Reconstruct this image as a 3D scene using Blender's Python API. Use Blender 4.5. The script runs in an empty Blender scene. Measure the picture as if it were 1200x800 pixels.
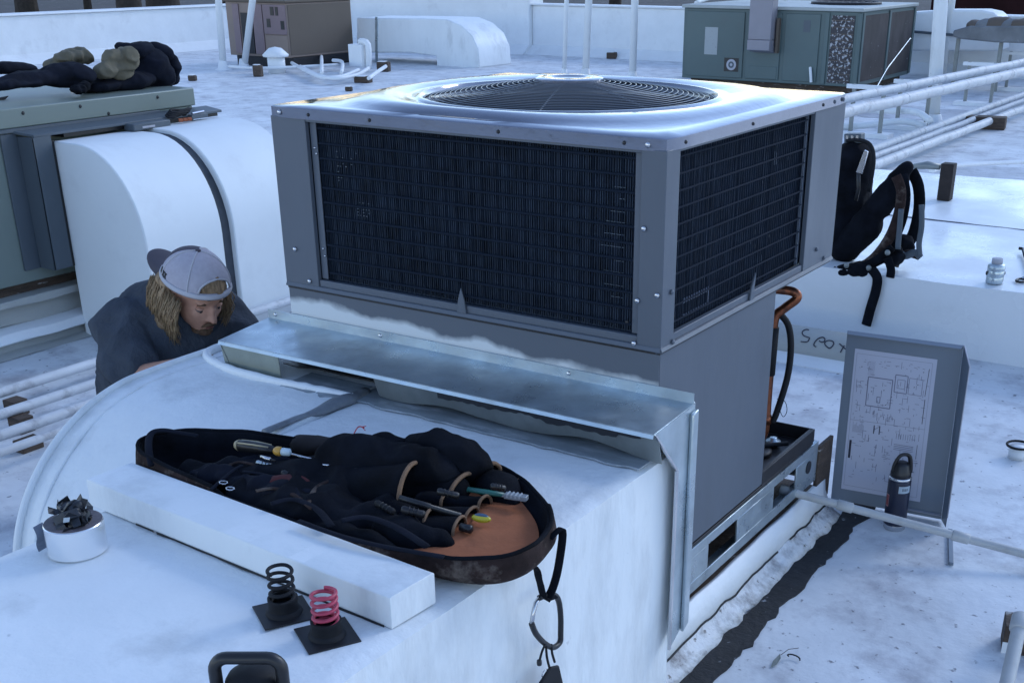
import bpy, bmesh, math, random
from math import sin, cos, pi, radians
from mathutils import Vector, Matrix, noise
random.seed(7)
S = bpy.context.scene
COL = S.collection
# ---------------------------------------------------------------- camera
F, PITCH, YAW = 1400.6, .430, .561
CAM = Vector((1.257, -2.427, 1.775))
FW = Vector((-sin(YAW)*cos(PITCH), cos(YAW)*cos(PITCH), -sin(PITCH)))
RT = FW.cross(Vector((0, 0, 1))).normalized()
UP = RT.cross(FW)
cd = bpy.data.cameras.new('camera')
co = bpy.data.objects.new('camera', cd); COL.objects.link(co)
cd.sensor_width = 36; cd.lens = F/1200*36
cd.shift_x = -61.16/1200; cd.shift_y = 186.5/1200
cd.clip_start = .05; cd.clip_end = 2000
co.matrix_world = Matrix(((RT.x, UP.x, -FW.x, CAM.x), (RT.y, UP.y, -FW.y, CAM.y), (RT.z, UP.z, -FW.z, CAM.z), (0, 0, 0, 1)))
S.camera = co
# ---------------------------------------------------------------- world, sun, exposure
SUN_EL, SUN_AZ = radians(30), radians(22)        # azimuth from +y towards +x
w = bpy.data.worlds.new('World'); S.world = w; w.use_nodes = True
nt = w.node_tree; bg = nt.nodes['Background']
sky = nt.nodes.new('ShaderNodeTexSky'); sky.sky_type = 'NISHITA'; sky.sun_disc = False
sky.sun_elevation = SUN_EL; sky.sun_rotation = SUN_AZ
sky.air_density = 1.0; sky.dust_density = .1; sky.ozone_density = 3.0
tint = nt.nodes.new('ShaderNodeMix'); tint.data_type = 'RGBA'; tint.blend_type = 'MULTIPLY'; tint.inputs[0].default_value = 1; tint.inputs[7].default_value = (1.19, 1.07, 1.05, 1)
nt.links.new(sky.outputs[0], tint.inputs[6]); nt.links.new(tint.outputs[2], bg.inputs[0]); bg.inputs[1].default_value = .15
sl = bpy.data.lights.new('sun', 'SUN'); sl.energy = .5; sl.angle = radians(16); sl.color = (.86, .93, 1)
so = bpy.data.objects.new('sun', sl); COL.objects.link(so)
so.rotation_euler = Vector((-sin(SUN_AZ)*cos(SUN_EL), -cos(SUN_AZ)*cos(SUN_EL), -sin(SUN_EL))).to_track_quat('-Z', 'Y').to_euler()
S.view_settings.view_transform = 'Standard'; S.view_settings.look = 'None'
S.view_settings.exposure = .98; S.view_settings.gamma = 1
# ---------------------------------------------------------------- helpers
def V(*a): return Vector(a)
def ray(x, y): return FW + RT*((x-661.16)/F) - UP*((y-586.5)/F)
def atz(x, y, z): d = ray(x, y); return CAM + d*((z-CAM.z)/d.z)
def aty(x, y, Y): d = ray(x, y); return CAM + d*((Y-CAM.y)/d.y)
def atx(x, y, X): d = ray(x, y); return CAM + d*((X-CAM.x)/d.x)

def tag(o, label=None, cat=None, group=None, kind=None):
    if label: o['label'] = label
    if cat: o['category'] = cat
    if group: o['group'] = group
    if kind: o['kind'] = kind
    return o
def thing(name, label, cat, loc=(0, 0, 0), group=None):
    o = bpy.data.objects.new(name, None); COL.objects.link(o); o.location = loc; o.empty_display_size = .1
    return tag(o, label, cat, group)
def origin(o):
    v = Vector((0, 0, 0))
    while o is not None: v = v+o.location; o = o.parent
    return v

class MB:
    """collects geometry in world coordinates"""
    def __init__(s): s.v = []; s.f = []
    def add(s, vs, fs):
        n = len(s.v); s.v += [Vector(p) for p in vs]; s.f += [tuple(i+n for i in f) for f in fs]; return s
    def box(s, x0, x1, y0, y1, z0, z1, M=None):
        vs = [V(x, y, z) for x in (x0, x1) for y in (y0, y1) for z in (z0, z1)]
        if M is not None: vs = [M @ p for p in vs]
        return s.add(vs, [(0, 1, 3, 2), (4, 6, 7, 5), (0, 4, 5, 1), (2, 3, 7, 6), (0, 2, 6, 4), (1, 5, 7, 3)])
    def prism(s, poly, d):
        """planar polygon (3D points) extruded by vector d"""
        poly = [Vector(p) for p in poly]; d = Vector(d); n = len(poly)
        return s.add(poly+[p+d for p in poly], [tuple(range(n))[::-1], tuple(range(n, 2*n))]+[(i, (i+1) % n, n+(i+1) % n, n+i) for i in range(n)])
    def rings(s, rr, close=False, cap0=True, cap1=True):
        n = len(rr[0]); b = len(s.v)
        for r in rr: s.v += [Vector(p) for p in r]
        m = len(rr)
        for j in range(m if close else m-1):
            a = b+j*n; c = b+((j+1) % m)*n
            for i in range(n): s.f.append((a+i, a+(i+1) % n, c+(i+1) % n, c+i))
        if not close:
            if cap0: s.f.append(tuple(b+i for i in range(n))[::-1])
            if cap1: s.f.append(tuple(b+(m-1)*n+i for i in range(n)))
        return s
    def tube(s, path, r, n=8, close=False, flat=1.0, up=None):
        path = [Vector(p) for p in path]; m = len(path); rr = []
        R = r if isinstance(r, (list, tuple)) else [r]*m
        prev = None
        for i, p in enumerate(path):
            if close: t = path[(i+1) % m]-path[i-1]
            else: t = path[min(i+1, m-1)]-path[max(i-1, 0)]
            t.normalize()
            if prev is None:
                u = (up if up is not None else (V(0, 0, 1) if abs(t.z) < .9 else V(1, 0, 0))); u = Vector(u)
            else: u = prev
            u = (u-t*u.dot(t)).normalized(); prev = u; q = t.cross(u)
            rr.append([p+(u*cos(2*pi*k/n)*flat+q*sin(2*pi*k/n))*R[i] for k in range(n)])
        return s.rings(rr, close)
    def lathe(s, c, prof, n=24, axis=V(0, 0, 1), cap=True):
        axis = Vector(axis).normalized(); u = (V(1, 0, 0) if abs(axis.x) < .9 else V(0, 1, 0)); u = (u-axis*u.dot(axis)).normalized(); q = axis.cross(u); c = Vector(c)
        return s.rings([[c+axis*h+(u*cos(2*pi*k/n)+q*sin(2*pi*k/n))*r for k in range(n)] for r, h in prof], False, cap, cap)
    def sphere(s, c, r, n=12, m=8, M=None):
        c = Vector(c); r = r if isinstance(r, (tuple, list)) else (r, r, r)
        rr = []
        for j in range(m+1):
            a = pi*(j/m)*.998+.003
            ring = []
            for k in range(n):
                p = V(r[0]*sin(a)*cos(2*pi*k/n), r[1]*sin(a)*sin(2*pi*k/n), -r[2]*cos(a))
                if M is not None: p = M @ p
                ring.append(c+p)
            rr.append(ring)
        return s.rings(rr)
    def mesh(s, name, off=V(0, 0, 0), weld=0):
        me = bpy.data.meshes.new(name); me.from_pydata([p-off for p in s.v], [], s.f); me.update()
        b = bmesh.new(); b.from_mesh(me)
        if weld: bmesh.ops.remove_doubles(b, verts=b.verts, dist=weld)
        bmesh.ops.recalc_face_normals(b, faces=b.faces); b.to_mesh(me); b.free()
        return me
    def build(s, name, mat, parent=None, bevel=0, smooth=False, sub=0, label=None, kind=None, loc=None, seg=2, weld=0):
        off = origin(parent) if parent is not None else (Vector(loc) if loc is not None else V(0, 0, 0))
        me = s.mesh(name, off, weld); me.materials.append(mat)
        o = bpy.data.objects.new(name, me); COL.objects.link(o)
        if parent is not None: o.parent = parent
        else: o.location = off
        if bevel:
            m = o.modifiers.new('b', 'BEVEL'); m.width = bevel; m.segments = seg; m.limit_method = 'ANGLE'; m.angle_limit = radians(35)
        if sub: m = o.modifiers.new('s', 'SUBSURF'); m.levels = sub; m.render_levels = sub
        if smooth or bevel:
            for p in me.polygons: p.use_smooth = True
            if not smooth: 
                try: me.set_sharp_from_angle(angle=radians(35))
                except Exception: pass
        if label: o['label'] = label
        if kind: o['kind'] = kind
        return o
def blob(name, mb, mat, parent=None, an=None, vox=.01, it=6, disp=0, dscale=4, label=None, loc=None, disp2=0, ds2=20, fac=.5):
    """voxel-fuse overlapping shapes into ONE continuous surface, smooth it and add folds"""
    off = origin(parent) if parent is not None else (Vector(loc) if loc is not None else V(0, 0, 0))
    me = mb.mesh(name, off); o = bpy.data.objects.new(name, me); COL.objects.link(o)
    m = o.modifiers.new('r', 'REMESH'); m.mode = 'VOXEL'; m.voxel_size = vox; m.use_smooth_shade = True
    if it: m = o.modifiers.new('s', 'SMOOTH'); m.iterations = it; m.factor = fac
    dg = bpy.context.evaluated_depsgraph_get(); dg.update()
    me2 = bpy.data.meshes.new_from_object(o.evaluated_get(dg), depsgraph=dg)
    o.modifiers.clear(); o.data = me2; me2.name = name; bpy.data.meshes.remove(me)
    me2.materials.clear(); me2.materials.append(mat)
    if disp or disp2:
        nn = [v.normal.copy() for v in me2.vertices]
        for v, n_ in zip(me2.vertices, nn):
            p = v.co+off
            d = 0
            if disp:
                q = p if an is None else V(p.x*an[0]+.3*p.z, p.y*an[1]+.2*p.z, p.z*an[2]+.25*p.x)
                d += disp*(1-abs(noise.noise(q*dscale+V(3, 1, 7)))*2.2)
            if disp2: d += disp2*noise.noise(p*ds2)
            v.co += n_*d
    for p in me2.polygons: p.use_smooth = True
    if parent is not None: o.parent = parent
    else: o.location = off
    if label: o['label'] = label
    return o
def capsule(mb, a, b, ra, rb, n=14):
    a = Vector(a); b = Vector(b)
    L = (b-a).length; mb.sphere(a, ra, n, 8); mb.sphere(b, rb, n, 8)
    mb.tube([a, a.lerp(b, .5), b], [ra, (ra+rb)/2, rb], n); return mb
def kids(o): return [c for c in COL.objects if c.parent == o]
def copy_tree(o, parent=None, loc=None, rz=None):
    c = o.copy(); COL.objects.link(c); c.parent = parent
    if loc is not None: c.location = loc
    if rz is not None: c.rotation_euler = (0, 0, rz)
    for k in kids(o):
        if k != c: copy_tree(k, c)
    return c
def arc(c, r, a0, a1, n, u, v):
    c = Vector(c); return [c+Vector(u)*r*cos(a0+(a1-a0)*i/n)+Vector(v)*r*sin(a0+(a1-a0)*i/n) for i in range(n+1)]
def smoothpath(pts, n=6):
    pts = [Vector(p) for p in pts]; out = []
    for i in range(len(pts)-1):
        p0 = pts[max(i-1, 0)]; p1 = pts[i]; p2 = pts[i+1]; p3 = pts[min(i+2, len(pts)-1)]
        for k in range(n):
            t = k/n
            out.append(.5*((2*p1)+(p2-p0)*t+(2*p0-5*p1+4*p2-p3)*t*t+(3*p1-p0-3*p2+p3)*t**3))
    return out+[pts[-1]]
# ---------------------------------------------------------------- materials
def mat(name, col, rough=.6, metal=0, bump=0, bscale=40, var=0, vscale=6, dark=None, dscale=3, damt=0, dlo=.55, dhi=.7, spec=.5, coat=0, stretch=None, speck=0, speckcol=(.08, .08, .09), sscale=60, bdist=.01, emit=None, mottle=0, detail=6):
    m = bpy.data.materials.new(name); m.use_nodes = True; N = m.node_tree.nodes; L = m.node_tree.links
    P = N['Principled BSDF']; P.inputs['Roughness'].default_value = rough; P.inputs['Metallic'].default_value = metal
    P.inputs['Specular IOR Level'].default_value = spec; P.inputs['Coat Weight'].default_value = coat; P.inputs['Coat Roughness'].default_value = .1
    tc = N.new('ShaderNodeNewGeometry'); src = tc.outputs['Position']
    if stretch:
        mp = N.new('ShaderNodeVectorMath'); mp.operation = 'MULTIPLY'; mp.inputs[1].default_value = stretch; L.new(src, mp.inputs[0]); srcS = mp.outputs[0]
    else: srcS = src
    def nz(scale, s, det=detail, rg=.6):
        n = N.new('ShaderNodeTexNoise'); n.inputs['Scale'].default_value = scale; n.inputs['Detail'].default_value = det; n.inputs['Roughness'].default_value = rg; L.new(s, n.inputs['Vector']); return n.outputs[0]
    def mr(x, a, b, c=0, d=1):
        n = N.new('ShaderNodeMapRange'); n.clamp = True
        for i, q in zip((1, 2, 3, 4), (a, b, c, d)): n.inputs[i].default_value = q
        L.new(x, n.inputs[0]); return n.outputs[0]
    def mix(f, a, b):
        n = N.new('ShaderNodeMix'); n.data_type = 'RGBA'; L.new(f, n.inputs[0])
        for i, q in ((6, a), (7, b)):
            if isinstance(q, tuple): n.inputs[i].default_value = (*q[:3], 1)
            else: L.new(q, n.inputs[i])
        return n.outputs[2]
    c = tuple(col)
    if var:
        lo = tuple(x*(1-var) for x in col); hi = tuple(min(1, x*(1+var*.6)) for x in col)
        c = mix(mr(nz(vscale, srcS), .3, .7), lo, hi)
    if damt: c = mix(mr(nz(dscale, srcS, 8, .68), dlo, dhi, 0, damt), c, dark or (.1, .1, .1))
    if speck: c = mix(mr(nz(sscale, src, 3, .55), 1-speck-.06, 1-speck, 0, .85), c, speckcol)
    if isinstance(c, tuple): P.inputs['Base Color'].default_value = (*c, 1)
    else: L.new(c, P.inputs['Base Color'])
    if mottle:
        r = mr(nz(vscale*1.7, srcS), .35, .7, max(.02, rough-mottle), min(1, rough+mottle)); L.new(r, P.inputs['Roughness'])
    if bump:
        b = N.new('ShaderNodeBump'); b.inputs['Strength'].default_value = bump; b.inputs['Distance'].default_value = bdist
        L.new(nz(bscale, srcS, 5), b.inputs['Height']); L.new(b.outputs[0], P.inputs['Normal'])
    if emit: P.inputs['Emission Color'].default_value = (*emit, 1); P.inputs['Emission Strength'].default_value = 1
    return m
white = mat('white_coating', (.76, .78, .79), .5, var=.06, vscale=3, dark=(.42, .42, .43), damt=.35, dscale=2.2, dlo=.56, dhi=.75, bump=.35, bscale=18, bdist=.012, speck=.2, speckcol=(.45, .45, .47), sscale=14)
duct_white = mat('duct_white_coating', (.76, .79, .80), .52, var=.05, vscale=4, dark=(.40, .42, .43), damt=.6, dscale=3.2, dlo=.54, dhi=.74, bump=.6, bscale=9, bdist=.014, speck=.21, speckcol=(.4, .42, .45), sscale=22, stretch=(1, 1, .35))
roofm = mat('roof_coating', (.68, .70, .72), .55, var=.2, vscale=2.2, dark=(.26, .26, .30), damt=.7, dscale=3.8, dlo=.48, dhi=.68, bump=.35, bscale=8, bdist=.02, speck=.29, speckcol=(.13, .13, .15), sscale=30, mottle=.15)
paint = mat('unit_grey_paint', (.098, .115, .142), .46, var=.10, vscale=2.5, spec=.45, bump=.12, bscale=7, bdist=.01, dark=(.07, .08, .095), damt=.35, dscale=5, mottle=.08, stretch=(1, 1, .4))
topm = mat('top_cover_grey_paint', (.20, .21, .25), .12, metal=.65, var=.05, mottle=.05, vscale=3, spec=.6, coat=.6, bump=.35, bscale=3.5, bdist=.012, detail=2)
panelm = mat('panel_grey_paint', (.18, .215, .26), .4, var=.04, spec=.4)
galv = mat('galvanised_steel', (.46, .53, .57), .38, metal=.75, var=.18, vscale=9, mottle=.14, dark=(.2, .21, .22), damt=.4, dscale=5, bump=.08, bscale=30)
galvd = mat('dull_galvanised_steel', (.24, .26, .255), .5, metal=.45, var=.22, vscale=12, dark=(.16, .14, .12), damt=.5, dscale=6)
coil = mat('coil_fins', (.020, .034, .062), .8, var=.5, vscale=30, stretch=(8, 8, .6), bump=.5, bscale=60, bdist=.003)
guard = mat('guard_wire', (.010, .016, .028), .9, spec=.15)
blackm = mat('black_plastic', (.012, .012, .014), .4, spec=.5, bump=.08, bscale=120)
rubber = mat('black_rubber', (.010, .011, .014), .7, spec=.3, var=.3, vscale=30)
dsteel = mat('dark_steel', (.022, .022, .026), .5, metal=.4, var=.3, vscale=25)
chrome = mat('bright_steel', (.6, .6, .62), .22, metal=.95, var=.1)
copper = mat('copper_pipe', (.26, .09, .045), .36, metal=.8, var=.3, vscale=20, dark=(.05, .03, .025), damt=.8, dscale=12, dlo=.5, dhi=.6)
tar = mat('tar', (.012, .013, .016), .75, var=.5, vscale=16, bump=.7, bscale=30, speck=.27, speckcol=(.35, .36, .38), sscale=26)
wood = mat('old_dark_wood', (.085, .058, .042), .8, var=.4, vscale=10, stretch=(1, 1, 5), bump=.6, bscale=40, dark=(.5, .5, .5), damt=.7, dscale=8, dlo=.62, dhi=.68)
greenp = mat('green_grey_paint', (.085, .125, .125), .5, var=.08, vscale=1.5, dark=(.08, .1, .1), damt=.3, dscale=2)
greenl = mat('pale_green_paint', (.17, .21, .19), .42, var=.05, vscale=2, dark=(.16, .18, .17), damt=.3, dscale=3)
greytrim = mat('slate_paint', (.075, .095, .115), .5, var=.06)
beige = mat('beige_paint', (.24, .18, .15), .6, var=.07, vscale=1.5, dark=(.15, .14, .12), damt=.3, dscale=1.5)
beiged = mat('brown_paint', (.11, .085, .065), .65, var=.08, vscale=1.2)
pinkish = mat('mauve_paint', (.21, .15, .16), .6, var=.06)
navy = mat('navy_cloth', (.008, .010, .018), .95, spec=.15, var=.4, vscale=14, bump=.5, bscale=140, bdist=.002)
black_cloth = mat('black_cloth', (.0055, .0068, .011), .95, spec=.14, var=.7, vscale=10, bump=.6, bscale=160, bdist=.002)
brown_cloth = mat('worn_brown_cloth', (.030, .018, .016), .9, spec=.2, var=.5, vscale=22, dark=(.16, .13, .11), damt=.7, dscale=14, dlo=.52, dhi=.66, bump=.6, bscale=90, bdist=.003)
orange_cloth = mat('orange_lining', (.36, .115, .045), .85, var=.18, vscale=14, dark=(.09, .035, .02), damt=.45, dscale=10, bump=.5, bscale=80, bdist=.003)
tan = mat('tan_trim', (.20, .115, .065), .85, var=.25, vscale=40)
khaki = mat('khaki_cloth', (.13, .115, .08), .9, var=.2, vscale=16, bump=.5, bscale=90, bdist=.002)
shirt = mat('dark_tshirt', (.062, .072, .090), 1, spec=.1, var=.25, vscale=9, bump=1, bscale=9, bdist=.03, stretch=(1.2, .8, .6), detail=3)
skin = mat('skin', (.44, .235, .165), .6, var=.1, vscale=25, dark=(.2, .07, .045), damt=.3, dscale=14)
hairm = mat('blond_hair', (.30, .205, .125), .7, spec=.25, var=.75, vscale=40, stretch=(1.6, 1.6, .3), bump=.8, bscale=90, bdist=.004)
beard = mat('beard_hair', (.10, .055, .03), .8, var=.4, vscale=80)
capw = mat('white_mesh_cap', (.38, .365, .42), .9, var=.10, vscale=70)
capg = mat('grey_cap', (.06, .053, .07), .85, var=.1, bump=.4, bscale=160, bdist=.002)
capl = mat('cap_binding', (.42, .42, .46), .8)
pvc = mat('weathered_pvc', (.44, .45, .45), .45, var=.1, vscale=12, dark=(.30, .29, .27), damt=.5, dscale=9)
foil = mat('foil_tape', (.86, .87, .88), .26, metal=.8, bump=.12, bscale=8, bdist=.02)
paper = mat('white_paper', (.52, .53, .62), .6)
ink = mat('ink', (.03, .03, .05), .7)
inkl = mat('faint_ink', (.17, .17, .24), .7)
red = mat('red_wire', (.45, .03, .04), .5)
pink = mat('raspberry_paint', (.42, .045, .09), .45, var=.15, vscale=60)
yellow = mat('yellow_plastic', (.55, .45, .03), .4)
teal = mat('teal_plastic', (.02, .12, .10), .4)
clear = mat('clear_grey_plastic', (.25, .27, .29), .25, var=.2, vscale=60)
screenm = mat('blue_display', (.06, .10, .16), .2)
flaskm = mat('navy_flask_paint', (.010, .014, .035), .35, spec=.5)
asphalt = mat('distant_asphalt', (.05, .046, .048), .9, var=.35, vscale=.25, speck=.3, speckcol=(.25, .22, .22), sscale=.9)
maroon = mat('maroon_brick_wall', (.030, .012, .013), .9, var=.5, vscale=.4, spec=.1)
bark = mat('bark', (.05, .042, .038), .9, var=.4, bump=.8, bscale=8)
leafm = mat('leaves', (.05, .08, .035), .7, var=.4, vscale=.6)
glassd = mat('dark_glass', (.01, .012, .015), .08)
carred = mat('red_car_paint', (.14, .012, .012), .3, coat=.6)
carwhite = mat('white_car_paint', (.5, .5, .5), .3, coat=.6)
cardark = mat('dark_car_paint', (.015, .02, .03), .3, coat=.6)

# grey panel with soft white overspray below a slanting line
spraym = mat('front_panel_overspray', (.098, .115, .142), .5)
_N = spraym.node_tree.nodes; _L = spraym.node_tree.links; _P = _N['Principled BSDF']
_g = _N.new('ShaderNodeNewGeometry'); _x = _N.new('ShaderNodeSeparateXYZ'); _L.new(_g.outputs['Position'], _x.inputs[0])
def _m(op, a, b):
    n = _N.new('ShaderNodeMath'); n.operation = op
    for i, q in enumerate((a, b)):
        if isinstance(q, float): n.inputs[i].default_value = q
        else: _L.new(q, n.inputs[i])
    return n.outputs[0]
_n = _N.new('ShaderNodeTexNoise'); _n.inputs['Scale'].default_value = 7; _n.inputs['Detail'].default_value = 6; _L.new(_g.outputs['Position'], _n.inputs['Vector'])
_h = _m('SUBTRACT', _m('ADD', _m('MULTIPLY', _x.outputs[0], -.040), .832), _x.outputs[2])
_h = _m('ADD', _h, _m('MULTIPLY', _m('SUBTRACT', _n.outputs[0], .5), .075))
_r = _N.new('ShaderNodeMapRange'); _r.inputs[1].default_value = -.006; _r.inputs[2].default_value = .012; _L.new(_h, _r.inputs[0])
_mx = _N.new('ShaderNodeMix'); _mx.data_type = 'RGBA'; _L.new(_r.outputs[0], _mx.inputs[0]); _mx.inputs[6].default_value = (.098, .115, .142, 1); _mx.inputs[7].default_value = (.62, .66, .68, 1)
_L.new(_mx.outputs[2], _P.inputs['Base Color'])
duct_smooth = mat('smooth_white_duct', (.72, .76, .78), .6, var=.05, vscale=2, bump=.15, bscale=6, bdist=.01, dark=(.5, .52, .54), damt=.35, dscale=2.5, dlo=.55, dhi=.75)
grimy = mat('grimy_white_coating', (.66, .67, .68), .6, var=.2, vscale=6, dark=(.16, .15, .15), damt=.9, dscale=11, dlo=.47, dhi=.66, bump=.9, bscale=22, bdist=.012, speck=.3, speckcol=(.1, .09, .08), sscale=40)
pipew = mat('dull_white_pipe', (.58, .60, .62), .55, var=.12, vscale=6, dark=(.25, .25, .27), damt=.7, dscale=9, dlo=.52, dhi=.68)
# ================================================================ SETTING
def sheet(name, x0, x1, y0, y1, z, m, n=1, amp=0):
    vs = []; fs = []
    for j in range(n+1):
        for i in range(n+1):
            x = x0+(x1-x0)*i/n; y = y0+(y1-y0)*j/n
            vs.append(V(x, y, z+(amp*noise.noise(V(x*1.7, y*1.7, 3)) if amp else 0)))
    for j in range(n):
        for i in range(n): a = j*(n+1)+i; fs.append((a, a+1, a+n+2, a+n+1))
    return MB().add(vs, fs).build(name, m, kind='structure', smooth=True, loc=(0, 0, 0))
sheet('ground', -900, 900, -900, 1600, -3.2, asphalt)
MB().box(-18.6, 14, -12, 18.1, -3.2, 0).build('roof', roofm, kind='structure', loc=(0, 0, 0))
# raised seams and worn patches of roofing sheet (each a thin sheet of its own)
def patch(name, x, y, L, W, a, m=roofm, z=.004, ragged=.03, n=28):
    pts = []
    for k in range(n):
        t = 2*pi*k/n; c, s_ = cos(t), sin(t)
        q = max(abs(c), abs(s_)); px = c/q*L/2; py = s_/q*W/2
        d = 1+ragged*noise.noise(V(c*3+x, s_*3+y, 1))*4
        px *= d; py *= d
        pts.append(V(x+px*cos(a)-py*sin(a), y+px*sin(a)+py*cos(a), z-.003))
    return MB().prism(pts, (0, 0, .004)).build(name, m, kind='structure', loc=(0, 0, 0))
roofp = mat('patched_roof_coating', (.46, .47, .51), .4, var=.2, vscale=4, dark=(.2, .2, .22), damt=.8, dscale=7, dlo=.48, dhi=.7, bump=.6, bscale=14, bdist=.02)

patch('roof_patch', -7.6, 12.9, 1.8, .8, .3, roofp); patch('roof_patch', -1.1, 8.7, 1.6, .9, .2, roofp); patch('roof_patch', -3.0, 12.6, 1.6, 1.2, .1, roofp)
# ragged black tar strip beside the curb
L_, R_ = [], []
for i in range(90):
    y = -1.2+i*.0306
    e = .028*noise.noise(V(y*7, 0, 0))+.02*noise.noise(V(y*25, 4, 0)); e2 = .02*noise.noise(V(y*8, 9, 0))+.012*noise.noise(V(y*28, 7, 0))
    L_.append(V(.072+e, y, .0)); R_.append(V(.158+e2, y, .0))
mb = MB()
for i in range(89): mb.prism([L_[i], R_[i], R_[i+1], L_[i+1]], (0, 0, .005))
mb.build('tar_strip', tar, kind='structure', loc=(0, 0, 0))

# ================================================================ ROOF CURB UNDER THE UNIT
rc = thing('roof_curb', 'white coated roof curb with rotting wood edge under the big grey unit', 'roof curb', (-.6, .5, 0))
MB().box(-1.22, -.006, -.35, 1.20, 0, .118).build('wooden_nailer', wood, rc, bevel=.004)
mb = MB(); prev = None   # cant strip / flashing, lumpy coated
rows = []
for i in range(75):
    y = -1.15+i*.0325
    k = .008*noise.noise(V(y*6, 2, 0)); k2 = .012*noise.noise(V(y*9, 5, 0)); k3 = .010*noise.noise(V(y*14, 8, 1))
    rows.append([V(-.005, y, .126+k), V(.008+k2*.1, y, .125+k*.5), V(.013+k2*.2, y, .085+k2*.4), V(.030+k2*.4, y, .050+k3), V(.036+k3*.5, y, .034+k2), V(.056+k2, y, .020+k3*.6), V(.088+k3*1.6, y, .002), V(-.005, y, .002)])
up_ = MB().rings([[r[0], r[1], r[2], r[3], r[3]+V(-.02, 0, -.01), r[0]+V(0, 0, -.05)] for r in rows]); up_.build('flashing', white, rc, smooth=True)
MB().rings([[r[3]+V(-.006, 0, -.004), r[3]+V(.002, 0, -.007), r[4], r[5], r[6], r[7]] for r in rows]).build('lower_flashing', grimy, rc, smooth=True)
mb = MB()
for i in range(74):
    y = -1.15+i*.0325
    if noise.noise(V(y*3, 11, 0)) > -.32:
        a = rows[i][3]; b = rows[i+1][3]
        mb.prism([a+V(.000, 0, -.001), a+V(.003, 0, -.006), b+V(.003, 0, -.006), b+V(.000, 0, -.001)], (.0012, 0, .001))
mb.build('open_joint', tar, rc)

# galvanised curb rail with slots
gr = thing('curb_rail', 'galvanised steel base rail with oblong slots under the big grey unit', 'steel rail', (-.6, .56, .13))
mb = MB()
def slotted(y0, y1, z0, z1, slots):
    """plate x in [-.004,.002], slots (ya,yb) rounded, built from columns"""
    ys = [y0]
    for a, b in slots: ys += [a, b]
    ys.append(y1); zc0, zc1 = z0+.035, z1-.030
    mb.box(-.004, .002, y0, y1, z0, zc0); mb.box(-.004, .002, y0, y1, zc1, z1)
    for i in range(0, len(ys), 2): mb.box(-.004, .002, ys[i], ys[i+1], zc0, zc1)
slotted(-.03, 1.17, .150, .292, [(.335, .53), (.80, .985)])
mb.box(-.05, -.004, -.03, 1.17, .288, .292); mb.box(-.05, -.004, -.03, 1.17, .150, .154)
mb.build('slotted_face', galv, gr, bevel=.001, seg=1)
MB().box(-1.2, -.004, 1.165, 1.170, .150, .292).build('end_face', galv, gr)
MB().box(-.11, -.09, .0, 1.1, .155, .286).build('inner_web', blackm, gr)
MB().lathe((.0025, 1.09, .225), [(.001, 0), (.022, 0), (.022, .002), (.001, .002)], 20, V(1, 0, 0)).build('round_hole', blackm, gr)
MB().box(-.006, .008, 1.172, 1.30, .05, .27).build('end_block', wood, gr, bevel=.003)

# ================================================================ THE BIG UNIT
W, D = 1.2, 1.122
ZT, ZM, ZB = 1.40, .911, .303
u = thing('rooftop_unit', 'big grey rooftop air conditioning unit with round fan grille on top', 'air conditioner', (-.6, .56, ZB), None)
# --- top cover: square plate rising to a round fan ring
FC = V(-.60, .555, 0); FR = .408
mb = MB(); rr = []; N_ = 96
def sq(t, e):                     # superellipse direction
    c, s_ = cos(t), sin(t); k = (abs(c)**e+abs(s_)**e)**(-1/e); return V(c*k, s_*k, 0)
cx, cy = -W/2, D/2; hx, hy = W/2+.006, D/2+.006
def ringp(fx, fy, e, z, cxx=cx, cyy=cy): return [V(cxx+sq(2*pi*k/N_, e).x*fx, cyy+sq(2*pi*k/N_, e).y*fy, z) for k in range(N_)]
rr = [ringp(hx, hy, 60, ZT-.027), ringp(hx, hy, 60, ZT-.001), ringp(hx-.004, hy-.004, 60, ZT+.002),
      ringp(hx-.05, hy-.05, 9, ZT+.003), ringp(hx-.055, hy-.05, 4.2, ZT+.004), ringp(hx-.068, hy-.060, 3.4, ZT+.012), ringp(hx-.09, hy-.075, 3, ZT+.020),
      ringp(.485, .472, 2.3, ZT+.022, FC.x, FC.y), ringp(.455, .45, 2, ZT+.016, FC.x, FC.y), ringp(FR+.022, FR+.022, 2, ZT+.012, FC.x, FC.y), ringp(FR+.016, FR+.016, 2, ZT+.017, FC.x, FC.y),
      ringp(FR+.006, FR+.006, 2, ZT+.017, FC.x, FC.y), ringp(FR, FR, 2, ZT+.008, FC.x, FC.y), ringp(FR-.004, FR-.004, 2, ZT-.03, FC.x, FC.y), ringp(FR+.0, FR+.0, 2, ZT-.12, FC.x, FC.y)]
mb.rings(rr, False, False, False)
mb.build('top_cover', topm, u, smooth=True).data.set_sharp_from_angle(angle=radians(50))
# --- grille: shallow dome of round wires on radial wires
mb = MB()
def gz(r): return ZT+.006+.050*(1-(r/FR)**1.5)
nr = 23
for i in range(nr):
    r = .085+(FR-.088)*i/(nr-1)
    mb.tube([V(FC.x+r*cos(2*pi*k/72), FC.y+r*sin(2*pi*k/72), gz(r)) for k in range(72)], .0014, 5, close=True)
for k in range(8):
    a = 2*pi*k/8+.35
    mb.tube([V(FC.x+r*cos(a), FC.y+r*sin(a), gz(r)-.004) for r in (.05, .15, .25, .33, FR)], .0026, 5)
gw = mat('grille_wire', (.14, .155, .18), .32, metal=.4)
mb.build('fan_grille', gw, u, smooth=True)
mb = MB().lathe((FC.x, FC.y, gz(0)), [(.095, -.005), (.095, .001), (.088, .004), (.05, .004), (.046, .001), (.001, .001)], 40)
mb.build('grille_cap', topm, u, smooth=True).data.set_sharp_from_angle(angle=radians(40))
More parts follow.
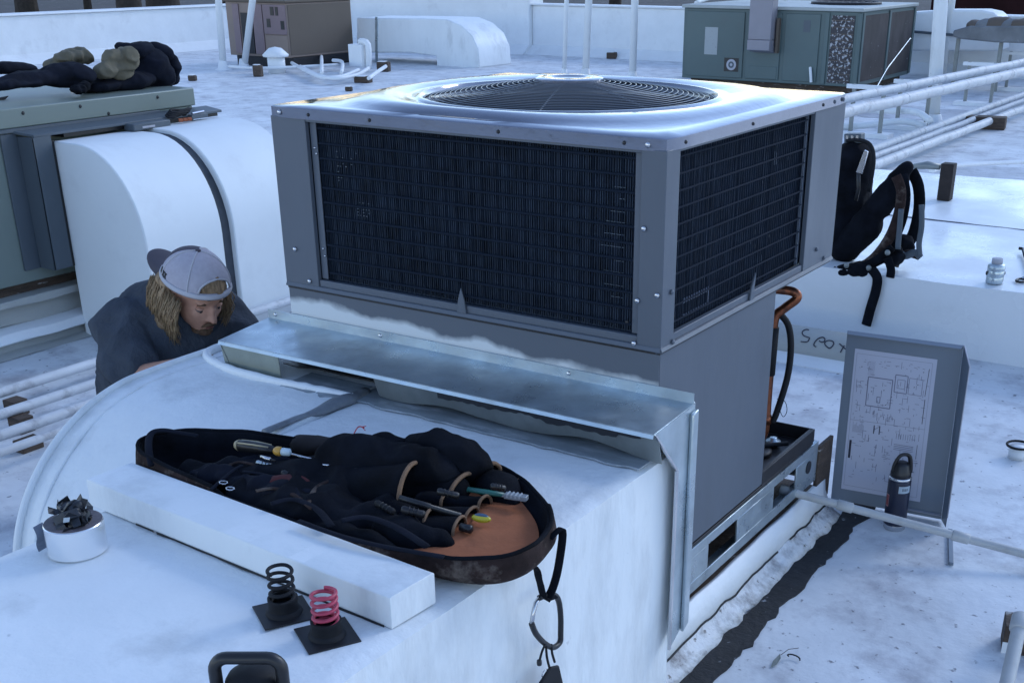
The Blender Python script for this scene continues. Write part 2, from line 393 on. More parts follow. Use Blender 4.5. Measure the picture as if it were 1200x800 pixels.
fan = MB().lathe((FC.x, FC.y, ZT-.16), [(.001, 0), (.07, 0), (.075, .03), (.06, .07), (.001, .075)], 24).build('fan_hub', blackm, u, smooth=True)
for k in range(4):
    a = k*pi/2+.4; rr = []
    for j in range(7):
        r = .06+.32*j/6; hw = .5-.12*j/6
        ring = []
        for (t, dz) in ((-hw, -.035), (0, 0), (hw, .035), (hw, .031), (0, -.004), (-hw, -.039)):
            ring.append(V(FC.x+r*cos(a+t), FC.y+r*sin(a+t), ZT-.115+dz))
        rr.append(ring)
    MB().rings(rr).build('fan_blade', guard, fan, smooth=True)
# --- rails and posts around the coils
PB = .006
mbx = lambda *a: MB().box(*a)
# front (y=0) face
mbx(-W, 0, .0, .018, 1.366, 1.3755).build('top_rail', paint, u, bevel=.0015)
mbx(-1.077, -.063, .001, .016, ZM+.012, ZM+.031).build('bottom_rail', paint, u, bevel=.002)
MB().prism([V(-W, -.004, ZM), V(-W, -.009, ZM+.003), V(-W, -.004, ZM+.012), V(-W, .010, ZM+.014), V(-W, .010, ZM-.003)], (W+.003, 0, 0)).build('drip_lip', paint, u, bevel=.001)
# right (x=0) face
mbx(-.018, 0, .0, D, 1.366, 1.3755).build('top_rail', paint, u, bevel=.0015)
mbx(-.016, -.001, .066, .886, ZM+.012, ZM+.031).build('bottom_rail', paint, u, bevel=.002)
MB().prism([V(.004, -.004, ZM), V(.009, -.004, ZM+.003), V(.004, -.004, ZM+.012), V(-.010, -.004, ZM+.014), V(-.010, -.004, ZM-.003)], (0, D+.004, 0)).build('drip_lip', paint, u, bevel=.001)
def lpost(pts, z0=ZM+.004, z1=1.3755, name='corner_post'):
    return MB().prism([V(x, y, z0) for x, y in pts], (0, 0, z1-z0)).build(name, paint, u, bevel=.0018)
lpost([(-.062, -.0025), (.0025, -.0025), (.0025, .064), (-.012, .064), (-.012, .012), (-.062, .012)])
lpost([(-W-.002, -.0025), (-1.078, -.0025), (-1.078, .012), (-W+.012, .012), (-W+.012, .06), (-W-.002, .06)])
lpost([(-.012, .887), (.0025, .887), (.0025, D+.0025), (-.06, D+.0025), (-.06, D-.012), (-.012, D-.012)])
lpost([(-W-.0025, D+.0025), (-W-.0025, D-.06), (-W+.012, D-.06), (-W+.012, D-.012), (-W+.06, D-.012), (-W+.06, D+.0025)])
# narrow inner flange strips with screws beside the coil
mbx(-1.076, -1.054, .012, .016, ZM+.033, 1.366).build('coil_flange', paint, u, bevel=.001)
mbx(-.084, -.064, .012, .016, ZM+.033, 1.366).build('coil_flange', paint, u, bevel=.001)
mbx(-.020, -.014, .862, .884, ZM+.033, 1.366).build('coil_flange', paint, u, bevel=.001)
# coils
def coilblock(a, b, o, axis):
    if axis == 'x': return MB().box(a, b, o, o+.05, ZM+.03, 1.372)
    return MB().box(o-.05, o, a, b, ZM+.03, 1.372)
MB().box(-1.15, -.05, .034, .075, ZM+.02, 1.372).build('coil', coil, u)
MB().box(-.075, -.034, .05, 1.06, ZM+.02, 1.372).build('coil', coil, u)
MB().box(-1.15, -.10, D-.05, D-.02, ZM+.02, 1.372).build('coil', coil, u)
MB().box(-W+.02, -W+.05, .06, D-.06, ZM+.02, 1.372).build('coil', coil, u)
# fin edges: thousands of thin verticals, one stuff part per coil
mb = MB(); n = 150
for i in range(n):
    x = -1.07+i*(1.07-.066)/n; k = .003*noise.noise(V(x*60, 0, 0))
    mb.box(x, x+.0016, .028+k, .034, ZM+.033, 1.368)
mb.build('coil_fins', mat('fin_edges', (.030, .048, .080), .7, metal=.1, var=.6, vscale=20), u, kind='stuff')
mb = MB(); n = 140
for i in range(n):
    y = .055+i*.82/n; k = .003*noise.noise(V(y*60, 5, 0))
    mb.box(-.034, -.028+k, y, y+.0016, ZM+.033, 1.368)
mb.build('coil_fins', bpy.data.materials['fin_edges'], u, kind='stuff')
# protective wire guard: pairs of verticals, eight horizontals
mb = MB(); n = 62
for i in range(n+1):
    x = -1.062+i*.992/n; mb.tube([V(x, .014, ZM+.033), V(x, .014, 1.368)], .0014, 4)
mb.build('wire_guard', guard, u, kind='stuff')
mb = MB(); n = 60
for i in range(n+1):
    y = .058+i*.82/n; mb.tube([V(-.014, y, ZM+.033), V(-.014, y, 1.368)], .0014, 4)
mb.build('wire_guard', guard, u, kind='stuff')
for k in range(11):
    z = ZM+.052+k*.0388
    MB().tube([V(-1.050, .016, z), V(-.085, .016, z)], .0036, 6).build('guard_bar', guard, u)
    MB().tube([V(-.013, .056, z), V(-.013, .866, z)], .0026, 6).build('guard_bar', guard, u)
# bent, bright fin patches on the coils
bf = mat('bent_fin_metal', (.12, .15, .19), .4, metal=.5)
mb = MB()
for i in range(9):
    for j in range(15):
        if random.random() < .22 and i+j*.7 < 9: mb.box(-1.0+i*.0098, -1.0+i*.0098+.005, .024, .026, 1.30-j*.0075, 1.302-j*.0075)
for i in range(5):
    for j in range(5):
      if random.random() < .6: mb.box(-.97+i*.0098+.03, -.97+i*.0098+.035, .024, .026, 1.165-j*.0085, 1.167-j*.0085)
for i in range(14):
    z = ZM+.08+i*.029+.008*random.random(); mb.box(-.13-random.random()*.05, -.115, .022, .024, z, z+.0012)
mb.build('bent_fins', bf, u, kind='stuff')
mb = MB()
for i in range(22):                       # comb-like printed frame low on the right coil
    y = .160+i*.0063; mb.box(-.024, -.0225, y, y+.0018, ZM+.080, ZM+.092); mb.box(-.024, -.0225, y, y+.0018, ZM+.046, ZM+.052)
mb.box(-.024, -.0225, .156, .158, ZM+.050, ZM+.092); mb.box(-.024, -.0225, .299, .301, ZM+.050, ZM+.092)
mb.build('pale_comb_mark', mat('pale_mark', (.30, .34, .42), .5), u, kind='stuff'); mb = MB()
for i in range(26):
    y = .55+abs(random.gauss(0, .14)); z = 1.0+random.random()*.26; mb.box(-.0255, -.024, y, y+.0014, z, z+.004+.016*random.random())
for i in range(12): y = .668+random.random()*.018; z = 1.24+random.random()*.05; mb.box(-.0255, -.022, y, y+.0022, z, z+.022)
mb.box(-.022, -.020, .90, .9015, 1.0, 1.15)
mb.build('bent_fins', bf, u, kind='stuff')
# screws
def screw(p, ax, m=None, r=.0055):
    MB().lathe(p, [(.0005, -.002), (r*1.25, -.002), (r*1.25, .0), (r, .0025), (r*.5, .0038), (.0005, .004)], 10, ax).build('screw', m or chrome, u, smooth=True)
fy = V(0, -1, 0); fx = V(1, 0, 0)
for p in ((-1.165, 1.386), (-1.11, .935), (-1.155, 1.02), (-.045, 1.386), (-.05, 1.20), (-.062, 1.03), (-.068, .925), (-.01, 1.05)): screw(V(p[0], -.006, p[1]), fy)
for p in ((-1.06, 1.386), (-.85, 1.386), (-.105, 1.386), (-.45, 1.386), (-.088, .975)): screw(V(p[0], -.006, p[1]), fy, blackm, .004)
for p in ((.04, 1.05), (.055, .925), (1.02, 1.386), (1.09, 1.386), (1.05, .93), (.98, .97)): screw(V(.006, p[0], p[1]), fx, paint, .005)
for p in ((.08, 1.386), (.45, 1.386), (.93, 1.386)): screw(V(.006, p[0], p[1]), fx, blackm, .004)
for p in ((-1.062, 1.3), (-1.058, 1.285), (-1.062, 1.03), (-1.058, 1.01)): screw(V(p[0], .011, p[1]), fy, None, .003)
# pointed deck clips on bottom rails
MB().prism([V(-.595, -.006, ZM+.012), V(-.565, -.006, ZM+.012), V(-.570, -.006, ZM+.045), V(-.580, -.006, ZM+.078), V(-.590, -.006, ZM+.045)], (0, .005, 0)).build('deck_clip', paint, u, bevel=.001)
MB().prism([V(.006, .505, ZM+.012), V(.006, .535, ZM+.012), V(.006, .530, ZM+.045), V(.010, .525, ZM+.085), V(.006, .510, ZM+.045)], (-.005, 0, 0)).build('deck_clip', paint, u, bevel=.001)
# --- lower cabinet
MB().box(-W+.002, -.0015, .0005, .0035, ZB, ZM).build('front_panel', spraym, u, bevel=.001)
MB().box(-.0035, -.0005, .004, .700, ZB+.006, ZM).build('side_panel', paint, u, bevel=.001)
MB().box(-.022, -.004, .690, .702, ZB+.006, ZM).build('side_panel_return', capl, u)
MB().box(-W, -W+.003, .004, D, ZB, ZM).build('end_panel', paint, u)
MB().box(-W+.004, -.45, D-.003, D, ZB, ZM).build('back_panel', paint, u)
MB().box(-.45, -.02, .703, .706, ZB, ZM).build('divider_panel', paint, u)
MB().box(-.453, -.45, .706, D-.003, ZB, ZM).build('divider_panel', galvd, u)
MB().box(-W, 0, 0, D, ZM-.006, ZM+.004).build('deck_pan', blackm, u)
# base pan with turned-up rim at the open compressor corner
mb = MB().box(-W, 0, 0, D, ZB-.008, ZB)
mb.box(-.006, 0.0, .70, D+.006, ZB, ZB+.045); mb.box(-.45, -.006, D, D+.006, ZB, ZB+.045)
mb.box(-.016, -.0062, .70, D-.002, ZB+.037, ZB+.045)
mb.build('base_pan', dsteel, u, bevel=.0015)
MB().lathe((-.10, 1.02, ZB), [(.001, .03), (.012, .03), (.012, .022), (.024, .020), (.026, .012), (.012, .01), (.012, 0), (.001, 0)], 14).build('pan_bolt', galv, u, smooth=True)
MB().tube([V(-.30, .76, ZB+.02), V(-.16, .90, ZB+.022), V(-.05, 1.02, ZB+.02)], .008, 8).build('pan_tube', rubber, u)
MB().lathe((-.13, .93, ZB), [(.06, 0), (.06, .012), (.048, .016), (.001, .016)], 24).build('compressor_foot', dsteel, u, smooth=True)
# copper line: out of the coil, knee, long riser, U bend
X = lambda a, b, dx: V(-.085+dx, a, b)
path = smoothpath([V(-.20, .93, .838), V(-.10, .985, .832), V(-.062, 1.0, .826), V(-.052, 1.0, .808), V(-.085, .985, .775), V(-.108, .975, .745), V(-.110, .972, .66), V(-.112, .972, .5), V(-.112, .972, .40), V(-.118, .968, .352), V(-.145, .95, .335), V(-.17, .935, .352), V(-.176, .93, .42), V(-.18, .93, .5)], 8)
MB().tube(path, .0145, 12).build('copper_pipe', copper, u, smooth=True)
MB().tube([V(-.110, .972, .715), V(-.112, .972, .56)], .0185, 12).build('pipe_insulation', rubber, u, smooth=True)
MB().tube([V(-.112, .972, .425), V(-.112, .972, .395)], .0175, 12).build('pipe_coupling', copper, u, smooth=True)
MB().tube(smoothpath([V(-.095, .985, .755), V(-.070, .995, .72), V(-.058, 1.0, .65), V(-.062, 1.0, .55), V(-.085, .99, .43), V(-.095, .985, .40)], 6), .0105, 10).build('black_hose', rubber, u, smooth=True)
MB().tube(smoothpath([V(-.085, .985, .48), V(-.06, .99, .475), V(-.05, .99, .445), V(-.06, .985, .425), V(-.08, .985, .46)], 6), .0012, 5).build('wire_tie', guard, u)
# white primer overspray along the lower front panel
n = 60; pts = []; 
top = []; bot = []
for i in range(n+1):
    x = -W+.004+(W-.03)*i/n; t = i/n
    h = .868-.05*t**1.0+.014*noise.noise(V(x*6, 1, 0))+.006*noise.noise(V(x*25, 1, 0)); h = .885-.055*t+.012*noise.noise(V(x*5, 1, 0)) if t < .25 else .874-.06*(t-.25)**.8+.012*noise.noise(V(x*6, 1, 0))+.004*noise.noise(V(x*30, 1, 0))
    top.append(V(x, -.0035, h)); bot.append(V(x, -.005, .79))
mb = MB()
for i in range(n): mb.prism([top[i], bot[i], bot[i+1], top[i+1]], (0, .0025, 0))

# ================================================================ SHEET METAL HOOD ROUND THE DUCTS
h = thing('sheet_metal_hood', 'galvanised sheet metal flashing hood running along the front of the big grey unit', 'flashing hood', (-.6, -.1, .8))
HZ = .802
MB().prism([V(-1.285, -.002, HZ), V(.098, -.002, HZ), V(.098, -.205, HZ-.012), V(-1.285, -.205, HZ-.018)], (0, 0, .0025)).build('top_plate', galv, h)
MB().box(-1.285, .098, -.007, -.0052, HZ+.002, HZ+.028).build('back_flange', galv, h)
for x in (-1.255, -.86, -.25): MB().lathe((x, -.0075, HZ+.016), [(.001, 0), (.006, 0), (.004, .004), (.001, .005)], 10, fy).build('screw', chrome, h)
MB().prism([V(-1.285, -.205, HZ-.018), V(.098, -.205, HZ-.012), V(.098, -.209, HZ-.020), V(-1.285, -.209, HZ-.026)], (0, .0015, 0)).build('front_hem', galv, h)
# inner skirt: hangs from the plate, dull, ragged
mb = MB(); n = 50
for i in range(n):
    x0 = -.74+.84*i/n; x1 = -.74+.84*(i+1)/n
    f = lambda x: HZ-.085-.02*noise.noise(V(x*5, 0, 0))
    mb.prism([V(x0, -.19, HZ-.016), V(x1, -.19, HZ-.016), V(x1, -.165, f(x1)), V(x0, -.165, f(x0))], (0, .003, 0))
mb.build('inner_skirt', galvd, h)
MB().prism([V(-1.283, -.203, HZ-.017), V(-1.06, -.203, HZ-.017), V(-1.055, -.203, HZ-.098), V(-1.265, -.203, HZ-.108)], (0, .002, 0)).build('end_plate', mat('olive_galvanised', (.30, .33, .29), .45, metal=.5, var=.2, vscale=10), h)
MB().prism([V(-1.285, -.002, HZ-.001), V(-1.285, -.205, HZ-.018), V(-1.25, -.205, HZ-.085), V(-1.285, -.03, HZ-.085)], (.002, 0, 0)).build('end_cheek', galvd, h)
# right vertical leg: front skirt + folded return down to the curb
MB().prism([V(.098, -.002, HZ+.002), V(.098, -.205, HZ-.011), V(.098, -.085, HZ-.14), V(.098, -.085, .170), V(.098, -.002, .215)], (.0025, 0, 0)).build('side_plate', galv, h)
MB().prism([V(.0975, -.200, HZ-.012), V(.0975, -.205, HZ-.012), V(.0975, -.090, HZ-.141), V(.0975, -.090, .170), V(.0975, -.082, .170), V(.0975, -.082, HZ-.141)], (.006, 0, 0)).build('bright_fold', chrome, h)
MB().prism([V(.1005, .0, HZ-.01), V(.1005, -.03, HZ-.015), V(.1005, -.03, .195), V(.1005, 0, .21)], (.010, 0, 0)).build('stiffening_rib', galv, h, bevel=.003)
MB().box(.004, .098, -.006, -.003, .215, HZ).build('rear_return', galv, h)
MB().prism([V(.10, -.002, HZ+.003), V(.006, -.002, HZ+.003), V(.006, -.002, HZ+.022), V(.085, -.002, HZ+.022)], (0, -.002, 0)).build('corner_tab', galv, h)
# ================================================================ THE TWO DUCTS IN FRONT
def lump(p, a=.006, s=5): return p+V(0, 0, a*noise.noise(p*s)+a*.4*noise.noise(p*s*4))
dl = thing('duct_elbow', 'white coated duct elbow curving down beside the crouching man', 'duct', (-1.05, -.4, 0))
rr = []; XL, XR = -1.42, -.80
prof = [(.0, .710), (-.12, .712), (-.22, .712), (-.31, .711)]+[(-.36-.495*sin(a), .262+.448*cos(a)) for a in [radians(k) for k in range(6, 91, 6)]]+[(-.855, .15), (-.855, .0)]
nx = 24
top = []
for (y, z) in prof:
    row = []
    for i in range(nx+1):
        x = XL+(XR-XL)*i/nx; e = min(i, 1)/1
        p = V(x, y, z); k = .008*noise.noise(p*4)+.003*noise.noise(p*18)
        if i == 1: k -= .004
        if i == 0: k += .006
        row.append(p+V(0, -k*.7, k))
    top.append(row)
mb = MB()
for j in range(len(top)-1):
    for i in range(nx): mb.add([top[j][i], top[j][i+1], top[j+1][i+1], top[j+1][i]], [(0, 1, 2, 3)])
b = bmesh.new()
for X_ in (XL, XR):
    idx = 0 if X_ == XL else nx
    mb.add([r[idx] for r in top]+[V(X_, 0, 0)], [tuple(range(len(top)+1))])
me = mb.mesh('outer_skin', V(-1.05, -.4, 0)); b.from_mesh(me); bmesh.ops.remove_doubles(b, verts=b.verts, dist=.0003); bmesh.ops.recalc_face_normals(b, faces=b.faces); b.to_mesh(me); b.free()
me.materials.append(duct_white); o = bpy.data.objects.new('outer_skin', me); COL.objects.link(o); o.parent = dl
for p in me.polygons: p.use_smooth = True
me.set_sharp_from_angle(angle=radians(60))
# lapped edge bead that follows the curve
pa = [V(XL+.008, y-.002, z+.004) for y, z in prof]
MB().tube(smoothpath(pa, 3), .010, 8).build('edge_bead', duct_white, dl, smooth=True)
pa = [V(XL+.075, y-.000, z+.001) for y, z in prof[1:]]
MB().tube(smoothpath(pa, 3), .005, 6).build('edge_bead', duct_white, dl, smooth=True)
MB().tube(smoothpath([V(-1.41, -.01, .715), V(-1.39, -.16, .718), V(-1.26, -.22, .717), V(-1.1, -.23, .715), V(-.95, -.22, .713), V(-.80, -.20, .708)], 6), [.012+.006*abs(noise.noise(V(i*.9, 0, 0))) for i in range(31)], 8).build('sealant_bead', duct_white, dl, smooth=True)

dr = thing('wide_duct', 'wide flat white duct carrying the tool bag and white beam', 'duct', (-.36, -.9, 0))
X0, X1, Y0, Y1, Z1 = -.80, .075, -2.2, -.045, .70
mb = MB(); nx, ny = 40, 70; G = []
for j in range(ny+1):
    row = []
    for i in range(nx+1):
        x = X0+(X1-X0)*i/nx; y = Y0+(Y1-Y0)*j/ny
        p = V(x, y, Z1+.004*noise.noise(V(x*4, y*4, 0))+.0015*noise.noise(V(x*20, y*20, 0)))
        e = min(x-X0, X1-x, y-Y0, Y1-y)
        if e < .02: p.z -= (.02-e)**2*20
        row.append(p)
    G.append(row)
for j in range(ny):
    for i in range(nx): mb.add([G[j][i], G[j][i+1], G[j+1][i+1], G[j+1][i]], [(0, 1, 2, 3)])
for j in range(ny):                                                     # right and left sides, slightly wavy
    for X_, i in ((X1, nx), (X0, 0)):
        nz = 12
        def q(jj, k):
            t = k/nz; g = G[jj][i]; y = g.y; z = g.z*(1-t)+.0*t
            return V(X_+(.006*noise.noise(V(y*5, z*3, 2)) if 0 < k else 0)*(1 if k else 0), y, z)
        for k in range(nz): mb.add([q(j, k), q(j+1, k), q(j+1, k+1), q(j, k+1)], [(0, 1, 2, 3)])
for Y_, j in ((Y0, 0), (Y1, ny)):
    mb.add([g for g in G[j]]+[V(X1, Y_, 0), V(X0, Y_, 0)], [tuple(range(nx+3))])
me = mb.mesh('outer_skin', V(-.36, -.9, 0)); b = bmesh.new(); b.from_mesh(me); bmesh.ops.remove_doubles(b, verts=b.verts, dist=.0004); bmesh.ops.recalc_face_normals(b, faces=b.faces); b.to_mesh(me); b.free()
me.materials.append(duct_white); o = bpy.data.objects.new('outer_skin', me); COL.objects.link(o); o.parent = dr
for p in me.polygons: p.use_smooth = True
me.set_sharp_from_angle(angle=radians(50))
# torn open joint: raised lip between the two ducts with shadowed gap, ragged lining under the hood
lip = []
for i in range(30):
    y = -.14-.36*i/29; lip.append(V(-.806+.010*noise.noise(V(y*6, 0, 0))-.03*(-.14-y)**2*4, y, .706+.004*noise.noise(V(y*14, 3, 0))))
MB().tube(lip, [.012+.016*sin(pi*min(1, (k+4)/22)) for k in range(30)], 8, flat=.55).build('joint_roll', mat('grey_sealant', (.20, .22, .24), .55, var=.35, vscale=14, dark=(.12, .12, .13), damt=.7, dscale=12, bump=.5, bscale=30), dr, smooth=True)
mb = MB()
tear = [(-.86, -.165), (-.80, -.150), (-.72, -.162), (-.62, -.175), (-.55, -.178), (-.50, -.21), (-.48, -.175), (-.55, -.15), (-.66, -.13), (-.78, -.12), (-.87, -.14)]
mb.prism([atz(x, y, .728) for x, y in ((332, 426), (372, 424), (412, 427), (450, 434), (480, 443), (494, 455), (499, 468), (488, 463), (470, 462), (447, 450), (425, 445), (400, 440), (372, 433), (350, 431))], (0, 0, .003))
mb.build('torn_gap', blackm, dr)
ed_ = [V(-.80+.87*k/30, -.215-.005*k/30+.014*noise.noise(V(k*.35, 1, 0))+.006*noise.noise(V(k*1.7, 3, 0)), .7035) for k in range(31)]
mb = MB()
for k in range(30): mb.prism([ed_[k], ed_[k+1], V(ed_[k+1].x, -.05, .7045), V(ed_[k].x, -.05, .7045)], (0, 0, .004))
memb = mat('bare_grey_metal', (.30, .34, .37), .5, metal=.25, var=.25, vscale=9, stretch=(1, 4, 1), dark=(.55, .58, .62), damt=.8, dscale=7, dlo=.5, dhi=.66)
mb.build('bare_metal_strip', memb, dr)
ed_ = [V(-1.02+.22*k/20, -.245+.02*noise.noise(V(k*.4, 7, 0)), .7125) for k in range(21)]
mb = MB()
for k in range(20): mb.prism([ed_[k], ed_[k+1], V(ed_[k+1].x, -.12, .7145), V(ed_[k].x, -.12, .7145)], (0, 0, .001))
mb.build('bare_metal_strip', memb, dl)
mb = MB(); random.seed(5)
fz = lambda x: HZ-.030-.010*(1+1.6*noise.noise(V(x*9, 2, 0))+.8*noise.noise(V(x*40, 2, 0)))*(1 if x < .0 else .3)
for i in range(90):
    x = -.52+.58*i/90; x_ = x+.58/90
    mb.prism([V(x, -.199, HZ-.020), V(x_, -.199, HZ-.020), V(x_, -.196, min(fz(x_), HZ-.022)), V(x, -.196, min(fz(x), HZ-.022))], (0, .003, 0))
mb.build('peeling_liner', blackm, dr)
# ================================================================ THINGS ON THE DUCTS
ZD = .702
# white beam
pk = []
a = V(-.83, -1.005, ZD); b = V(.045, -1.062, ZD); dv = (b-a).normalized(); nv = V(-dv.y, dv.x, 0)
rows = []
for i in range(25):
    t = i/24; p = a.lerp(b, t); k = .0015*noise.noise(p*14)
    z1 = .062+.002*t
    rows.append([p+V(0, 0, .001), p+V(0, 0, z1-.002)+nv*(.0+k), p+nv*.003+V(0, 0, z1), p+nv*(.112+k)+V(0, 0, z1), p+nv*.115+V(0, 0, z1-.003), p+nv*.115+V(0, 0, .001)])
tag(MB().rings(rows).build('painted_beam', duct_white, loc=tuple(a), bevel=.0012), 'thick white painted wooden beam lying across the duct in front of the tool bag', 'beam')
# dark crack under beam front edge
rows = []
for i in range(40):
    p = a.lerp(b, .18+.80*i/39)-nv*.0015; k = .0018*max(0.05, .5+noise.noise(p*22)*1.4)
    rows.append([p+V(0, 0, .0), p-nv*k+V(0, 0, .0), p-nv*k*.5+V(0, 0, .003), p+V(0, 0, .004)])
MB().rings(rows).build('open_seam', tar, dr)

# roll of foil tape with scraps
tc = atz(93, 645, ZD); tc = V(-.675, -1.155, ZD)
TR = .056
tp = thing('tape_roll', 'silver roll of foil tape standing on the white duct at left', 'tape', tuple(tc))
MB().lathe(tc, [(TR-.004, 0), (TR, .003), (TR, .062), (TR-.002, .064), (.036, .063), (.036, .002), (TR-.004, 0)], 48, cap=False).build('foil', foil, tp, smooth=True).data.set_sharp_from_angle(angle=radians(40))
MB().lathe(tc, [(TR-.0015, .0642), (.0355, .0642), (.0355, .0648), (TR-.0015, .0648), (TR-.0015, .0642)], 48, cap=False).build('tape_edge', mat('tape_layers', (.13, .11, .12), .7, var=.3, vscale=90), tp)
MB().lathe(tc, [(.0355, .001), (.0355, .0635), (.033, .0635), (.033, .001), (.0355, .001)], 32, cap=False).build('core', mat('cardboard', (.2, .14, .09), .8), tp)
lf = tc+V(-.052, -.03, 0)
MB().rings([[lf+V(-.006-.004*sin(i), -.018+.0*i, .002+.0075*i), lf+V(-.007-.004*sin(i), .004, .004+.0075*i), lf+V(-.006-.004*sin(i), .004, .004+.0075*i), lf+V(-.005-.004*sin(i), -.018, .002+.0075*i)] for i in range(8)]).build('loose_end', mat('tape_backing', (.13, .16, .22), .6), tp)
random.seed(11)
mb = MB()
for i in range(46):
    c = tc+V(random.gauss(0, .017), random.gauss(0, .015), .062+random.random()*.030)
    M = Matrix.Rotation(random.random()*6, 3, 'Z') @ Matrix.Rotation(random.uniform(-1.1, 1.1), 3, 'X') @ Matrix.Rotation(random.random()*6, 3, 'Y')
    L = random.uniform(.010, .024); wd = random.uniform(.005, .011); q = [M @ V(-L, -wd, 0), M @ V(0, -wd, L*.5*random.random()), M @ V(L, -wd, 0), M @ V(L, wd, 0), M @ V(0, wd, L*.45), M @ V(-L, wd, 0)]
    mb.prism([c+p for p in q[:2]+q[4:]], M @ V(0, 0, .0012)); mb.prism([c+q[1], c+q[2], c+q[3], c+q[4]], M @ V(0, 0, .0012))
sc = thing('tape_scraps', 'crumpled dark tape scraps heaped in the silver tape roll', 'scraps', tuple(tc+V(0, 0, .06)))
mb.build('scrap_pile', mat('dark_scrap', (.018, .022, .03), .45, var=.5, vscale=60), sc, kind='stuff')
mb = MB()
for i in range(12):
    c = tc+V(random.gauss(0, .02), random.gauss(-.012, .012), .066+random.random()*.022); an = random.random()*3
    mb.prism([c, c+V(.014*cos(an), .014*sin(an), .004), c+V(.014*cos(an), .014*sin(an)+.003, .012), c+V(0, .003, .009)], (.0008, 0, 0))
mb.build('bright_strips', mat('scrap_backing', (.22, .28, .36), .35, metal=.4), sc, kind='stuff')
mb = MB(); c = tc+V(-.010, .008, .088)
mb.sphere(c, (.027, .024, .009), 12, 7); mb.sphere(c+V(.014, .006, .006), (.012, .010, .008)); mb.sphere(c+V(-.026, -.004, .0), (.008, .008, .006)); mb.sphere(c+V(.016, -.008, -.006), (.02, .012, .012))
blob('crumpled_wad', mb, bpy.data.materials['dark_scrap'], sc, vox=.0035, it=2, disp=.004, dscale=45)

# spring mounts
def spring_mount(loc, m, label, coils, rz, hgt):
    c = Vector(loc); r = thing('spring_mount', label, 'spring mount', tuple(c), 'vibration springs on dark square plates'); K = 1.38
    s_ = .038*K; pl = [c+V(s_*1.0*cos(rz+k*pi/2)*1.25, s_*sin(rz+k*pi/2)*1.25, 0.0005) for k in range(4)]
    MB().prism(pl, (0, 0, .003)).build('base_plate', dsteel, r, bevel=.001)
    MB().lathe(c, [(a_*K, b_*K) for a_, b_ in ((.024, .002), (.0225, .006), (.0195, .008), (.0185, .018), (.0195, .020), (.0195, .024), (.0165, .024), (.0165, .012), (.001, .012))], 32).build('cup', rubber, r, smooth=True).data.set_sharp_from_angle(angle=radians(40))
    n = int(coils*28); pa = []
    for i in range(n+1):
        t = i/n; z = .018+hgt*(t if .12 < t < .88 else (t*.35+.078 if t <= .12 else .88+(t-.88)*.35)); tt = min(max((t-.1)/.8, 0), 1)
        z = .018+hgt*tt
        an = 2*pi*coils*t+1.0; pa.append(c+V(.0152*cos(an), .0152*sin(an), z)*K)
    MB().tube(pa, .0034, 8).build('spring', m, r, smooth=True)
    return r
spring_mount((-.155, -1.120, ZD), rubber, 'black coil spring on a square plate beside the white beam', 4.6, .25, .045)
spring_mount((-.036, -1.138, ZD), pink, 'raspberry pink coil spring on a square plate beside the white beam', 5.2, .25, .043)

# black suction handle at the bottom edge
hc = V(-.055, -1.245, ZD); hd = thing('suction_handle', 'black plastic suction handle with rounded rectangular grip at the bottom edge', 'handle', tuple(hc))
rx = V(cos(YAW), sin(YAW), 0); fo = V(-sin(YAW), cos(YAW), 0)
hc2 = atz(299, 846, ZD); hd.location = hc2; hc = hc2
K = 1.9; pts = [hc-rx*.0265*K]
for sx_ in (-1, 1):
    for k in range(7):
        t = (pi if sx_ < 0 else pi/2)-k*(pi/2)/6
        pts.append(hc+rx*(sx_*.0155+.011*cos(t))*K+V(0, 0, (.050+.011*sin(t))*K))
pts.append(hc+rx*.0265*K)
MB().tube(pts, .0052*K, 10, flat=1.1, up=fo).build('grip', blackm, hd, smooth=True)
MB().lathe(hc, [(.030*K, 0), (.030*K, .008*K), (.027*K, .014*K), (.001, .016*K)], 32).build('suction_pad', rubber, hd, smooth=True)
MB().lathe(hc+fo*.012, [(.021*K, .012*K), (.021*K, .038*K), (.018*K, .043*K), (.010*K, .047*K), (.001, .048*K)], 32).build('lever_dome', rubber, hd, smooth=True)

# ================================================================ TOOL BAG
bagc = V(-.35, -.7, ZD)
bag = thing('tool_bag', 'open black tool backpack with tan trims lying flat on the white duct', 'tool bag', tuple(bagc))
outl = [(-.865, -.80), (-.84, -.745), (-.775, -.69), (-.705, -.645), (-.58, -.60), (-.46, -.56), (-.35, -.50), (-.25, -.445), (-.16, -.44), (-.08, -.475), (.0, -.53), (.075, -.595), (.125, -.665), (.145, -.735), (.145, -.80), (.115, -.85), (.06, -.88), (-.02, -.895), (-.10, -.905), (-.22, -.910), (-.36, -.912), (-.50, -.905), (-.64, -.895), (-.75, -.888), (-.82, -.875), (-.86, -.84)]
op = smoothpath([V(x, y, 0) for x, y in outl]+[V(*outl[0], 0)], 4)[:-1]
cen = sum(op, V(0, 0, 0))/len(op)
def rimh(p):
    h = .050
    if p.x < -.55: h = .062+.02*min(1, (-.55-p.x)/.3)
    if p.x > -.1: h = .050+.012*min(1, (p.x+.1)/.2)
    if p.y > -.58 and p.x > -.6: h *= .85
    return h+.004*noise.noise(p*12)
def ring_(off, zf, zz=None):
    out = []
    for i, p in enumerate(op):
        t = (op[(i+1) % len(op)]-op[i-1]).normalized(); nn = V(t.y, -t.x, 0)
        if nn.dot(p-cen) < 0: nn = -nn
        q = p+nn*off; q.z = ZD+(rimh(p)*zf if zz is None else zz)+.0; out.append(q)
    return out
